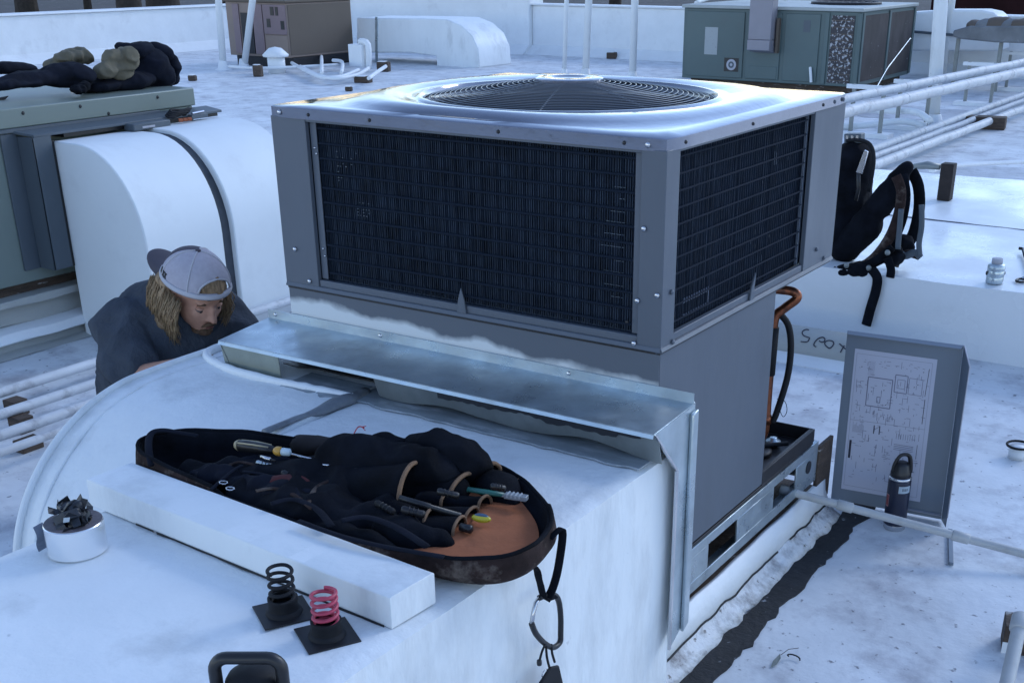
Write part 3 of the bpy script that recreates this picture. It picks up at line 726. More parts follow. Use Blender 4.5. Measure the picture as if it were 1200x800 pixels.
mb = MB().rings([ring_(-.02, 0, .002), ring_(-.006, 0, .012), ring_(.006, .5), ring_(.003, .8), ring_(0, 1), ring_(-.006, 1.02), ring_(-.010, .98), ring_(-.012, .6), ring_(-.018, 0, .018), ring_(-.03, 0, .014)], False, True, True)
bs = mb.build('shell', brown_cloth, bag, smooth=True)
mb = MB().rings([ring_(-.009, 1.035), ring_(-.013, 1.0), ring_(-.015, .55), ring_(-.022, 0, .020), ring_(-.05, 0, .016)], False, False, True)
mb.build('inner_wall', black_cloth, bag, smooth=True)
MB().tube(ring_(-.004, 1.05), .0042, 8, close=True).build('zip_edge', black_cloth, bag, smooth=True)
# orange lining floor at the right end
inner = [p for p in ring_(-.028, 0, .024) if p.x > -.2]
mb = MB(); n = 20
inner2 = ring_(-.03, 0, .024)
sel = [p for p in inner2 if p.x > -.16]
c0 = V(-.04, -.72, ZD+.030)
rows = []
for t in (1, .8, .5, .25, .02): rows.append([c0.lerp(p, t)+V(0, 0, .006*(1-t)*(1+noise.noise(p*6))) for p in sel])
mb = MB(); 
for j in range(len(rows)-1):
    for i in range(len(sel)-1): mb.add([rows[j][i], rows[j][i+1], rows[j+1][i+1], rows[j+1][i]], [(0, 1, 2, 3)])
mb.add([rows[0][0], rows[0][-1], c0], [(0, 1, 2)])
mb.build('orange_lining', orange_cloth, bag, smooth=True, weld=.0003)
# soft dark filling of the middle: cloth folds and pocket walls
mb = MB()
def E_(x, y, z, a, b_, c, rz=0): mb.sphere((x, y, ZD+z), (a, b_, c), 14, 9, Matrix.Rotation(rz, 3, 'Z'))
E_(-.42, -.73, .036, .17, .10, .050, .25); E_(-.30, -.62, .070, .13, .055, .045, .3); E_(-.24, -.53, .075, .10, .050, .050, .3)
E_(-.40, -.84, .030, .20, .05, .045, .05); E_(-.60, -.80, .030, .15, .06, .040, .1); E_(-.38, -.66, .082, .09, .05, .045, .4)
E_(-.38, -.80, .045, .08, .05, .036, 0); E_(-.24, -.872, .022, .14, .022, .026, -.02); E_(-.36, -.58, .060, .06, .04, .05, .2)
E_(-.24, -.60, .035, .09, .05, .034, .3); E_(-.10, -.53, .030, .08, .035, .030, -.5); E_(-.36, -.70, .045, .06, .05, .040, .2)
for (px, py, zo, a_, b_, c_) in ((470, 626, .03, .08, .035, .030), (430, 612, .03, .08, .04, .034), (505, 636, .02, .055, .022, .020), (400, 600, .035, .07, .04, .035), (455, 600, .03, .06, .035, .03)):
    q = atz(px, py, ZD+zo); mb.sphere(q, (a_, b_, c_), 14, 9)
blob('cloth_panels', mb, black_cloth, bag, vox=.006, it=2, disp=.015, dscale=11, disp2=.005, ds2=34)
# dark olive webbing and tool sleeve over the left half
mb = MB()
E_(-.56, -.74, .050, .09, .05, .018, .4); E_(-.46, -.83, .056, .12, .03, .020, .1); E_(-.62, -.84, .056, .06, .03, .018, .2)
blob('loose_webbing', mb, navy, bag, vox=.006, it=2, disp=.010, dscale=22, disp2=.004, ds2=60)
for L_w, r_w, m_w in (((( 300, 575), (322, 572), (345, 580), (366, 596)), .006, brown_cloth), (((318, 590), (345, 585), (372, 597), (388, 616)), .008, navy), (((285, 552), (310, 556), (340, 566), (352, 584)), .005, navy), (((395, 560), (372, 570), (360, 590)), .006, brown_cloth),
                     (((400, 610), (430, 606), (465, 618), (500, 640)), .009, navy), (((262, 548), (280, 541), (300, 545)), .005, brown_cloth), (((350, 610), (400, 628), (450, 640), (520, 652)), .007, navy)):
    MB().tube(smoothpath([atz(x, y, ZD+.078) for x, y in L_w], 5), r_w, 8, flat=.4).build('webbing_strip', m_w, bag, smooth=True)
mb = MB(); E_(-.44, -.80, .066, .05, .035, .016, .2); blob('red_inner_pocket', mb, mat('deep_red_cloth', (.06, .006, .008), .9), bag, vox=.005, it=2, disp=.006, dscale=30)
# cylindrical rolled pocket at the back
mb = MB(); capsule(mb, (-.60, -.605, ZD+.050), (-.43, -.535, ZD+.052), .024, .026)
blob('rolled_pocket', mb, mat('dark_brown_cloth', (.02, .014, .014), .85, var=.3, bump=.5, bscale=120, bdist=.002), bag, vox=.006, it=3, disp=.003, dscale=25)
# pockets with tan piping : (front foot px, back foot px, apex px, floor height, depth of pocket)
pockets = [((466, 608), (497, 573), (480, 537), .022, .20), ((502, 527), (535, 548), (514, 524), .075, .09), ((559, 567), (586, 556), (574, 544), .030, .10),
           ((526, 588), (558, 566), (542, 558), .030, .13), ((591, 575), (604, 572), (597, 568), .03, .07), ((603, 570), (613, 566), (608, 562), .03, .07),
           ((560, 598), (575, 590), (566, 582), .03, .09), ((516, 594), (530, 584), (522, 578), .034, .06), ((495, 621), (513, 604), (503, 597), .028, .16),
           ((530, 631), (545, 614), (538, 608), .026, .10), ((544, 613), (560, 601), (554, 596), .028, .10)]
AX = V(-.93, -.30, 0).normalized()
def pix_h(p, px, py):              # height over point p seen at pixel row py
    d = ray(px, py); t = (p-CAM).dot(Vector((d.x, d.y, 0)))/(d.x**2+d.y**2); return (CAM+d*t).z-p.z
for (fa, fb, ap, zf, L) in pockets:
    A = atz(*fa, ZD+zf); B = atz(*fb, ZD+zf); M_ = (A+B)/2; wv = (B-A)/2
    hh = max(.010, min(.085, pix_h(M_, *ap)))
    ax = AX
    def ringat(s, k=1.0, n=18, th=0):
        f = 1-.35*s
        out = []
        for i in range(n+1):
            t = pi*i/n; out.append(M_+ax*(L*s)-wv*(cos(t)*(1-.15*s)*k)+V(0, 0, hh*f*sin(t)**.75*k+.001))
        return out
    o_ = [ringat(s) for s in (0, .25, .5, .75, 1)]
    i_ = [ringat(s, .86) for s in (.85, .5, .2, 0)]
    mb = MB(); R = o_+i_
    for j in range(len(R)-1):
        for i in range(18): mb.add([R[j][i], R[j][i+1], R[j+1][i+1], R[j+1][i]], [(0, 1, 2, 3)])
    mb.add(R[4], [tuple(range(19))])
    for v in mb.v: v += V(0, 0, 1)*.004*noise.noise(v*30)
    pk_ = mb.build('pocket', black_cloth, bag, smooth=True, weld=.0005)
    MB().tube(ringat(-.01), .0050 if hh > .03 else .0036, 7, up=AX).build('piping', tan, pk_, smooth=True)
P = atz(555, 530, ZD+.08); MB().box(-.004, .004, -.002, .010, -.022, .008, Matrix.Translation(P)).build('strap_tab', tan, bag, bevel=.001)
# carry loop at the left end, hanging strap at the right end
MB().tube(smoothpath([atz(178, 545, ZD+.07), atz(174, 525, ZD+.09), atz(177, 508, ZD+.10), atz(192, 504, ZD+.10), atz(215, 508, ZD+.09), atz(232, 511, ZD+.085)], 6), .008, 8, flat=.45).build('carry_loop', navy, bag, smooth=True)
mb = MB(); mb.sphere(atz(172, 546, ZD+.03), (.03, .02, .012), 12, 8, Matrix.Rotation(.6, 3, 'Z')); blob('end_flap', mb, black_cloth, bag, vox=.006, it=2, disp=.004, dscale=40)
XS = .125
def sx(px, py, X=XS): return atx(px, py, X)
st = smoothpath([V(.140, -.70, ZD+.05), sx(659, 620, .15), sx(655, 660, .135), sx(648, 688, .125), sx(640, 703, .12)], 5)
MB().tube(st, .0085, 8, flat=.35).build('hanging_strap', black_cloth, bag, smooth=True)
st = smoothpath([V(.10, -.86, ZD+.03), sx(622, 662, .13), sx(632, 680, .125), sx(638, 700, .12), sx(650, 698, .12)], 5)
MB().tube(st, .0095, 8, flat=.35).build('hanging_strap', black_cloth, bag, smooth=True)
# worn orange patch on the outer shell front
pp = [ring_(.0085, .25), ring_(.0095, .6)]
ii = [i for i, p in enumerate(op) if -.20 < p.x < -.075 and p.y < -.88]
mb = MB()
for i in ii[:-1]: mb.add([pp[0][i], pp[0][i+1], pp[1][i+1], pp[1][i]], [(0, 1, 2, 3)])
mb.build('red_patch', mat('worn_red_patch', (.17, .045, .035), .8, var=.4, vscale=50), bag, smooth=True)
# adjustable buckle strap over the left half
MB().tube(smoothpath([atz(248, 573, ZD+.065), atz(262, 560, ZD+.075), atz(276, 549, ZD+.08), atz(284, 545, ZD+.08)], 6), .005, 6, flat=.4).build('buckle_strap', navy, bag)
for (x, y) in ((262, 565), (270, 572)):
    q = atz(x, y, ZD+.075); MB().tube([q+V(.010*cos(t), .007*sin(t), .0) for t in [k*pi/4+.3 for k in range(8)]], .0014, 6, close=True).build('buckle', chrome, bag)

# ---- tools resting in the bag
def rodpts(p0, p1, z0, z1): return atz(*p0, ZD+z0), atz(*p1, ZD+z1)
def tool(name, label, cat, c): return thing(name, label, cat, tuple(c), None)
# big screwdriver with black and yellow handle
A, B = rodpts((277, 521), (322, 527), .085, .085); t = tool('screwdriver', 'large screwdriver with cream and black handle lying on the open bag', 'screwdriver', A)
MB().tube([A, A.lerp(B, .08), A.lerp(B, .3), A.lerp(B, .7), A.lerp(B, .92), B], [.006, .0125, .0135, .012, .0095, .006], 10).build('handle', blackm, t, smooth=True)
MB().tube([A-(B-A)*.02, A+(B-A)*.07], [.0085, .0133], 10).build('handle_cap', mat('cream_plastic', (.42, .35, .22), .45), t, smooth=True)
for s_ in (-1, 1):
    o_ = (B-A).normalized().cross(V(0, 0, 1))*.0085*s_+V(0, 0, .009); MB().tube([A.lerp(B, .1)+o_, A.lerp(B, .5)+o_*1.08, A.lerp(B, .88)+o_*.8], .0022, 6).build('grip_stripe', bpy.data.materials['cream_plastic'], t, smooth=True)
C = atz(378, 541, ZD+.07); MB().tube([B, C], .0028, 8).build('shaft', chrome, t, smooth=True)
# nut driver with amber collar and clear end
A, B = rodpts((321, 528), (341, 530), .095, .095); t = tool('nut_driver', 'short driver with amber collar and clear blue tip in the bag', 'nut driver', A)
MB().tube([A, A.lerp(B, .15), A.lerp(B, .4), A.lerp(B, .45)], [.006, .0105, .0105, .008], 12).build('collar', mat('amber_plastic', (.50, .27, .05), .35), t, smooth=True)
MB().tube([A.lerp(B, .42), A.lerp(B, .5), A.lerp(B, .93), B], [.006, .009, .0085, .004], 12).build('tip', mat('pale_blue_plastic', (.45, .56, .62), .2), t, smooth=True)
MB().tube([A-(B-A)*.9, A], .004, 8).build('shaft', dsteel, t, smooth=True)
# slim shafts
for (p0, p1, r, m_, nm, lb) in (((368, 538), (378, 539), .0042, chrome, 'drill_bit', 'short bright bit end poking out right of the amber collared driver'), ((340, 541), (352, 541), .003, chrome, 'hex_bit', 'small bright bit lying low between drivers in the bag'),
                    ((379, 536), (404, 541), .0052, chrome, 'nut_setter', 'bright steel nut setter with dark tip in the middle of the bag'), ((358, 542), (412, 548), .0026, chrome, 'steel_rod', 'long thin steel rod beneath the nut setter in the bag'),
                    ((306, 535), (317, 538), .004, chrome, 'bright_socket', 'small steel socket just below the amber collared driver')):
    A, B = rodpts(p0, p1, .088, .088); t = tool(nm, lb, nm.replace('_', ' '), A)
    MB().tube([A, B], r, 10).build('shaft', m_, t, smooth=True); MB().tube([B, B+(B-A).normalized()*.014], r*.6, 8).build('tip', dsteel, t, smooth=True)
for (p0, p1, r, m_, nm, lb) in (((512, 575), (538, 581), .008, blackm, 'pen_torch', 'black pen torch lying in the upper tan trimmed pocket'), ((470, 596), (498, 603), .0085, dsteel, 'tool_grip', 'dark ribbed tool grip sunk in the tallest tan trimmed pocket'),
                    ((440, 588), (462, 600), .007, rubber, 'hex_driver', 'dark rubber driver handle in front of the tallest pocket'), ((330, 553), (352, 562), .007, dsteel, 'punch', 'dark steel punch half buried in the bag cloth'), ((300, 541), (322, 546), .005, galv, 'file', 'small dull steel file left of the bag webbing'), ((575, 569), (592, 572), .007, blackm, 'marker_pen', 'black marker pen end by the far rim pocket')):
    A, B = rodpts(p0, p1, .082, .070); t = tool(nm, lb, nm.replace('_', ' '), A)
    MB().tube([A, A.lerp(B, .1), A.lerp(B, .5), A.lerp(B, .9), B], [r*.6, r, r*.85, r, r*.7], 10).build('handle', m_, t, smooth=True)
    for k in range(3): MB().tube([A.lerp(B, .3+.18*k), A.lerp(B, .34+.18*k)], r*1.12, 10).build('grip_ring', dsteel, t, smooth=True)
# loose wrenches and sockets in the left end
random.seed(3)
for i, (x0, y0, x1, y1) in enumerate(((222, 545, 232, 548), (228, 550, 250, 553), (236, 546, 246, 549), (240, 556, 262, 552), (256, 549, 266, 546), (233, 558, 250, 556), (219, 547, 226, 551))):
    A, B = rodpts((x0, y0), (x1, y1), .045, .048); w_ = ['short steel wrench nearest the leather end of the bag', 'middle steel wrench among loose tools in the bag', 'upper steel wrench in the left pile', 'long steel wrench pointing up at the webbing', 'steel wrench end beside the webbing strap', 'lowest steel wrench in the left pile', 'leftmost steel wrench in the pile'][i]
    t = tool('wrench', w_, 'wrench', A); t['group'] = 'loose wrenches in the left end of the bag'
    MB().tube([A, A.lerp(B, .5), B], [.0035, .0026, .0035], 8, flat=.6).build('bar', chrome, t, smooth=True)
    for q in (A, B): MB().lathe(q-V(0, 0, .002), [(.003, 0), (.0062, 0), (.0062, .004), (.003, .004), (.003, 0)], 12, V(.2, .1, 1), cap=False).build('jaw', chrome, t)
# probe thermometer with yellow end
A, B = rodpts((468, 583), (548, 607), .075, .045); t = tool('pocket_thermometer', 'black probe thermometer with yellow rim sticking out of a tan trimmed pocket', 'thermometer', B)
MB().tube([A, A.lerp(B, .45), A.lerp(B, .46), A.lerp(B, .9)], [.0065, .0075, .006, .007], 10).build('barrel', blackm, t, smooth=True)
Q = atz(564, 607, ZD+.050); dq = (Q-B).normalized()
M3 = Matrix.Rotation(math.atan2(dq.y, dq.x), 3, 'Z')
MB().sphere(Q, (.021, .0105, .0085), 20, 10, M3).build('rim', yellow, t, smooth=True)
MB().sphere(Q+V(0, .0005, .0035), (.0165, .0075, .0068), 20, 10, M3).build('display', screenm, t, smooth=True)
A, B = rodpts((540, 617), (552, 620), .045, .045); t = tool('marker', 'stubby black marker end in the lowest tan trimmed pocket', 'marker', A)
MB().tube([A, B, B+(B-A)*.1], [.0085, .0085, .005], 12).build('barrel', blackm, t, smooth=True)
# caulk-like clear knife
A, B = rodpts((548, 573), (592, 580), .058, .052); t = tool('utility_knife', 'folding knife with green body and clear ribbed end over the orange lining', 'knife', B)
MB().tube([A, A.lerp(B, .5), B], [.007, .008, .0065], 8, flat=.7).build('body', teal, t, smooth=True)
C = atz(618, 585, ZD+.050)
MB().tube([B-(C-B)*.5, B+(C-B)*.1], .0075, 8, flat=.6).build('sleeve', clear, t, smooth=True)
dq = (C-B).normalized(); q3 = Matrix.Rotation(math.atan2(dq.y, dq.x), 4, 'Z')
MB().box(0, (C-B).length, -.008, .008, -.005, .006, Matrix.Translation(B) @ q3).build('end_block', clear, t, bevel=.0015)
for k in range(4): MB().box(.006+.009*k, .009+.009*k, -.0086, .0086, .0, .0072, Matrix.Translation(B) @ q3).build('rib', mat('rib_grey', (.4, .42, .44), .4) if k == 0 else bpy.data.materials['rib_grey'], t)
# red wire loop
rw = smoothpath([atz(424, 545, ZD+.07), atz(415, 535, ZD+.085), atz(411, 522, ZD+.10), atz(414, 510, ZD+.115), atz(420, 500, ZD+.125), atz(427, 501, ZD+.125)], 6)
t = tool('red_wire', 'thin red wire with a hooked end standing up out of the tool bag', 'wire', rw[0])
MB().tube(rw, .0014, 6).build('wire_strand', red, t, smooth=True)
for q in ((429, 499), (428, 504)): MB().tube([rw[-4], atz(*q, ZD+.125)], .0009, 5).build('wire_end', red, t)

# carabiner with hanging key holder
cr = thing('carabiner', 'large black carabiner with silver gate hanging from the bag strap', 'carabiner', tuple(sx(640, 700, .12)))
cp_ = [(632, 700), (640, 697), (650, 697), (655, 705), (657, 722), (657, 740), (656, 752), (648, 758), (638, 753), (628, 742), (623, 730), (625, 718), (628, 706)]
P_ = [sx(a_, b_, .115) for a_, b_ in cp_]
MB().tube(smoothpath(P_[:11], 5), .0062, 10).build('frame', blackm, cr, smooth=True)
MB().tube([P_[10], P_[11], P_[12], P_[0]], .0046, 10).build('gate', chrome, cr, smooth=True)
kh = thing('key_holder', 'black key holder with steel split ring hanging below the carabiner', 'key holder', tuple(sx(640, 770, .115)))
for (p0, p1) in (((640, 752), (632, 775)), ((646, 754), (650, 775)), ((640, 758), (644, 782))):
    q = [sx(*p0, .118), sx((p0[0]+p1[0])/2-1, (p0[1]+p1[1])/2, .122), sx(*p1, .118)]; MB().tube(smoothpath(q, 4), .0026, 8).build('loop_cord', rubber, kh, smooth=True)
MB().lathe(sx(632, 776, .118)-V(0, 0, .006), [(.001, 0), (.005, .001), (.0055, .006), (.005, .012), (.001, .014)], 12).build('cord_stop', blackm, kh, smooth=True)
c = sx(638, 788, .12); MB().tube([c+V(.002*sin(t), .0088*cos(t), .0088*sin(t)) for t in [k*pi/9 for k in range(18)]], .0013, 6, close=True).build('split_ring', chrome, kh, smooth=True)
MB().prism([sx(643, 780, .118), sx(652, 778, .118), sx(657, 800, .118), sx(657, 830, .118), sx(630, 830, .118), sx(630, 800, .118)], (.008, 0, 0)).build('pouch', rubber, kh, bevel=.003)

# ================================================================ REMOVED PANEL, FLASK, PIPES AT RIGHT
pc = V(.19, 1.38, 0)
rp = thing('access_panel', 'removed grey access panel with white wiring diagram standing on the roof', 'access panel', tuple(pc))
BL, BR = V(.0, 1.36, .006), V(.382, 1.398, .006); TL, TRR = V(-.022, 1.42, .606), V(.360, 1.458, .606)
nrm = (BR-BL).cross(TL-BL).normalized()       # points toward -y or +y
if nrm.y > 0: nrm = -nrm
def pp2(u_, v_, o=0): return BL.lerp(BR, u_).lerp(TL.lerp(TRR, u_), v_)+nrm*o
MB().prism([pp2(0, 0), pp2(1, 0), pp2(1, 1), pp2(.87, 1), pp2(.865, .985), pp2(.85, .985), pp2(.845, 1), pp2(0, 1)], nrm*-.0015).build('sheet', panelm, rp, bevel=.0006, seg=1)
fl = [pp2(1, 0)+V(.002, 0, 0), pp2(1, 1)+V(.002, 0, 0), pp2(1, .93, .075)+V(.038, 0, -.01), pp2(1, .06, .075)+V(.030, 0, 0), pp2(1, 0, .068)+V(.028, 0, 0)]
MB().prism(fl, (-.0015, 0, 0)).build('side_flange', panelm, rp)
MB().tube([fl[1], fl[2], fl[3]], .0022, 6).build('flange_hem', capl, rp, smooth=True)
MB().prism([pp2(0, 1), pp2(1, 1), pp2(.985, .985, .018), pp2(.015, .985, .018)], (0, 0, -.0015)).build('top_flange', panelm, rp)
MB().prism([V(.425, 1.33, .002), V(.440, 1.33, .002), V(.512, 1.085, .002), V(.497, 1.085, .002)], (0, 0, .010)).build('bottom_strip', panelm, rp, bevel=.001)
MB().prism([pp2(.62, .03, .002), pp2(1, .03, .002), pp2(1, .03, .022), pp2(.62, .03, .022)], (0, 0, .0015)).build('bottom_lip', capl, rp)
# wiring diagram
pa_ = MB().prism([pp2(.085, .075, .0008), pp2(.80, .08, .0008), pp2(.80, .905, .0008), pp2(.085, .905, .0008)], nrm*.0005).build('wiring_diagram', paper, rp)
def PQ(u_, v_): return pp2(.085+.715*u_, .077+.828*v_, .0016)
def strip(mb, u0, v0, u1, v1, th): 
    a_ = PQ(u0, v0); b_ = PQ(u1, v1); d_ = (b_-a_).normalized(); s_ = d_.cross(nrm)*th
    mb.add([a_-s_, b_-s_, b_+s_, a_+s_], [(0, 1, 2, 3)])
def rect(mb, u0, v0, u1, v1, th): strip(mb, u0, v0, u1, v0, th); strip(mb, u1, v0, u1, v1, th); strip(mb, u1, v1, u0, v1, th); strip(mb, u0, v1, u0, v0, th)
m1 = MB(); m2 = MB(); random.seed(21)
rect(m2, .03, .03, .95, .97, .0004); strip(m2, .03, .505, .95, .515, .0005)
rect(m2, .20, .62, .50, .82, .0016); rect(m2, .53, .74, .68, .86, .0014); rect(m2, .56, .77, .65, .83, .0008); rect(m2, .70, .74, .86, .85, .0008); rect(m2, .33, .65, .37, .69, .0012)
for k in range(13): strip(m2, .07+.011*k, .42, .07+.011*k, .50-.04*random.random(), .0004)
for k in range(8): strip(m2, .19+.01*k, .83+.0*k, .19+.01*k+.005, .93*1, .0002)
for k in range(9): strip(m2, .62+.028*k, .42, .62+.028*k, .46, .0007)
for k in range(4): strip(m2, .60, .345+.012*k, .84, .345+.012*k, .0009)
for k in range(260):
    a_, b_ = random.uniform(.05, .92), random.uniform(.05, .95); L = random.choice((.015, .03, .05))
    if random.random() < .6: strip(m2, a_, b_, min(a_+L, .94), b_, .0007)
    else: strip(m2, a_, b_, a_, min(b_+L, .95), .0007)
for k in range(26): u_ = .30+.26*random.random(); v_ = .52+.05*random.random(); strip(m2, u_, v_, u_, v_+.025, .0005)
strip(m1, .335, .43, .335, .49, .0016); strip(m1, .405, .43, .405, .49, .0016); strip(m1, .33, .455, .40, .485, .0006)
strip(m1, .91, .55, .91, .72, .0011); strip(m1, .905, .74, .92, .93, .0009); strip(m1, .06, .23, .06, .36, .0040); strip(m1, .885, .30, .885, .40, .0008)
for (u_, v_) in ((.46, .66), (.44, .64), (.50, .70), (.25, .72), (.40, .74), (.76, .79), (.80, .81), (.10, .88), (.10, .75), (.85, .90)): strip(m1, u_, v_, u_+.012, v_+.004, .0012)
m2.build('diagram_lines', inkl, pa_, kind='stuff'); m1.build('diagram_ink', ink, pa_, kind='stuff')

fk = V(.262, 1.262, 0); flask = thing('insulated_flask', 'dark navy insulated flask with loop lid standing before the wiring diagram panel', 'flask', tuple(fk))
MB().lathe(fk, [(.034, 0), (.036, .003), (.036, .018), (.0365, .02)], 36).build('steel_base', chrome, flask, smooth=True)
MB().lathe(fk, [(.0368, .0195), (.0375, .026), (.0375, .176), (.036, .182)], 36).build('body', flaskm, flask, smooth=True)
MB().lathe(fk, [(.036, .1815), (.0375, .184), (.0375, .190), (.034, .192)], 36).build('steel_ring', chrome, flask, smooth=True)
lid = MB().lathe(fk, [(.034, .1915), (.034, .205), (.030, .214), (.026, .232), (.020, .240), (.001, .241)], 30).build('lid', blackm, flask, smooth=True)
q = [fk+RT_*s_+V(0, 0, z_) for RT_ in [V(.85, .53, 0)] for s_, z_ in ((-.028, .205), (-.024, .235), (-.010, .262), (.008, .268), (.022, .260), (.028, .235), (.030, .205))]
MB().tube(smoothpath(q, 4), .0085, 10, flat=.7).build('carry_loop', blackm, lid, smooth=True)
vd = (CAM-fk); va = math.atan2(vd.y, vd.x)
def wrap(a0, a1, z0, z1, r, name, m_, par, n=10):
    mb = MB()
    for i in range(n):
        t0 = va+a0+(a1-a0)*i/n; t1 = va+a0+(a1-a0)*(i+1)/n
        mb.add([fk+V(cos(t)*r, sin(t)*r, z) for t, z in ((t0, z0), (t1, z0), (t1, z1), (t0, z1))], [(0, 1, 2, 3)])
    return mb.build(name, m_, par)
lb = wrap(.0, 1.15, .142, .167, .0379, 'pale_label', mat('label_grey', (.33, .40, .46), .5), flask)
for i, (w_, z0, z1) in enumerate(((.05, .150, .160), (.04, .150, .160), (.06, .150, .159), (.04, .149, .159), (.05, .150, .159), (.04, .151, .159))): wrap(.32+.10*i, .32+.10*i+w_, z0, z1, .0381, 'label_letter', ink, lb, 2)
rl = wrap(-1.25, -.82, .086, .130, .0379, 'round_label_rim', mat('label_pink', (.40, .2, .2), .5), flask, 5); wrap(-1.2, -.87, .090, .126, .0381, 'round_label', mat('label_red', (.25, .04, .04), .5), rl, 5)

def pvcpipe(name, label, pts, r, coup, cat='pipe', m=pvc, group=None):
    t = thing(name, label, cat, tuple(pts[0]), group)
    MB().tube(pts, r, 16).build('pipe', m, t, smooth=True).data.set_sharp_from_angle(angle=radians(50))
    for (a_, b_) in coup: MB().tube([a_, a_.lerp(b_, .06), a_.lerp(b_, .94), b_], [r*1.1, r*1.3, r*1.3, r*1.15], 16).build('coupling', m, t, smooth=True)
    return t
A = V(-.02, 1.02, .165); A = atz(915, 573, .17); B = atz(1205, 650, .05)
pl = lambda k: A.lerp(B, k)
pvcpipe('drain_pipe', 'loose white plastic drain pipe lying from the steel rail past the access panel', [A, pl(.28), B, B+(B-A)*.5], .0135, [(pl(-.005), pl(.035)), (pl(.235), pl(.30)), (pl(.70), pl(.77))])
MB().lathe(A-(B-A).normalized()*.003, [(.001, 0), (.0115, 0)], 14, (A-B)).build('pipe_mouth', blackm, bpy.data.objects['drain_pipe'])
bk = atz(1188, 757, 0)
t = thing('wood_block', 'dark weathered wood block with white paint daubs at the lower right', 'wood block', tuple(bk))
Mx = Matrix.Translation(bk) @ Matrix.Rotation(.25, 4, 'Z')
MB().box(-.035, .09, -.045, .045, 0, .085, Mx).build('block', wood, t, bevel=.003)
MB().box(-.0353, -.0353+.03, -.0462, -.0452, .0, .035, Mx).build('paint_daub', white, t)
bp = [atz(1191, 745, .10), atz(1186, 790, .08), atz(1176, 850, .06)]
A2 = atz(1197, 722, .13); B2 = atz(1180, 800, .04)
t = pvcpipe('open_pipe_end', 'white plastic pipe with open upper end leaning on the dark wood block', [A2, A2.lerp(B2, .5), B2, B2+(B2-A2)*.8], .019, [(A2-(B2-A2)*.01, A2.lerp(B2, .22))])
MB().lathe(A2-(B2-A2).normalized()*.002, [(.001, 0), (.0185, 0)], 16, (A2-B2)).build('pipe_mouth', mat('grey_inside', (.25, .25, .27), .7), t)
# small vent hood at right edge
rg = atz(1192, 536, 0); t = thing('small_vent', 'small white round pipe cap with dark rim at the right edge', 'pipe cap', tuple(rg))
MB().lathe(rg, [(.035, 0), (.035, .045), (.001, .05)], 24).build('cap', white, t, smooth=True)
MB().tube([rg+V(.045*cos(k*pi/10+1.2), .045*sin(k*pi/10+1.2), .052) for k in range(17)], .005, 8).build('dark_rim', rubber, t, smooth=True)
# little litter on the near roof
random.seed(9)
for (px, py, lb) in ((930, 772, 'curled dark scrap of rubber on the bottom roof'), (858, 708, 'small dark shard standing by the tar strip')):
    c = atz(px, py, .004); t = thing('rubber_scrap', lb, 'scrap', tuple(c)); MB().tube([c+V(.018*cos(k*.5), .012*sin(k*.5), .003+.001*k) for k in range(9)], .0022, 6).build('curl', rubber, t)
c = atz(903, 782, .003); t = thing('dry_leaf', 'thin pale dry leaf on the roof at the bottom', 'leaf', tuple(c))
MB().prism([c, c+V(.01, .02, .004), c+V(.008, .05, .006), c+V(-.004, .075, .004), c+V(-.006, .03, .004)], (0, 0, .001)).build('blade', mat('leaf_tan', (.20, .22, .20), .8), t)
MB().tube([c+V(0, .07, .004), c+V(.01, .10, .01), c+V(.03, .125, .008)], .001, 5).build('stalk', bark, t)
# ================================================================ NEIGHBOURING GREEN AIR HANDLER AT LEFT
XA = -4.05
ah = thing('air_handler', 'pale green rooftop air handler with dark clothes heaped on its top', 'air conditioner', (-4.55, 1.2, .3))
MB().box(-5.05, XA, -.3, 2.235, .30, 1.02).build('cabinet', greenl, ah, bevel=.004)
MB().box(-5.07, XA+.012, -.32, 2.25, 1.022, 1.112).build('top_cap', greenl, ah, bevel=.006)
MB().box(-5.05, XA+.02, .9, 2.0, 1.004, 1.0215).build('lower_lip', greytrim, ah, bevel=.002)
for y in (1.03, 1.20, 1.52, 2.0): MB().lathe((XA+.0125, y, 1.085), [(.001, 0), (.009, 0), (.006, .004), (.001, .005)], 10, fx).build('screw', blackm, ah)
for y in (.95, 1.68): MB().lathe((XA+.0125, y, 1.035), [(.001, 0), (.009, 0), (.006, .004), (.001, .005)], 10, fx).build('screw', blackm, ah)
fh = thing('duct_collar', 'slate painted sheet metal collar round the duct of the green air handler', 'duct collar', (-4, 1.3, .38))
MB().prism([V(XA+.001, 1.12, 1.0), V(-3.93, 1.16, .985), V(-3.93, 2.33, .985), V(XA+.001, 2.33, 1.0)], (0, 0, .012)).build('top_plate', greytrim, fh, bevel=.002)
MB().box(XA+.001, -3.93, 1.145, 1.155, .36, .985).build('side_plate', greytrim, fh, bevel=.002)
MB().box(XA+.001, XA+.012, 1.06, 1.145, .36, 1.0).build('side_flange', greytrim, fh, bevel=.002)
MB().box(-3.935, -3.93, 1.145, 1.25, .36, .985).build('front_plate', greytrim, fh, bevel=.001)
MB().box(XA+.002, -3.955, 1.34, 2.32, .965, .982).build('dark_gap', blackm, fh)
MB().box(XA+.002, -3.94, 1.245, 1.275, .36, .96).build('dark_throat', blackm, fh)
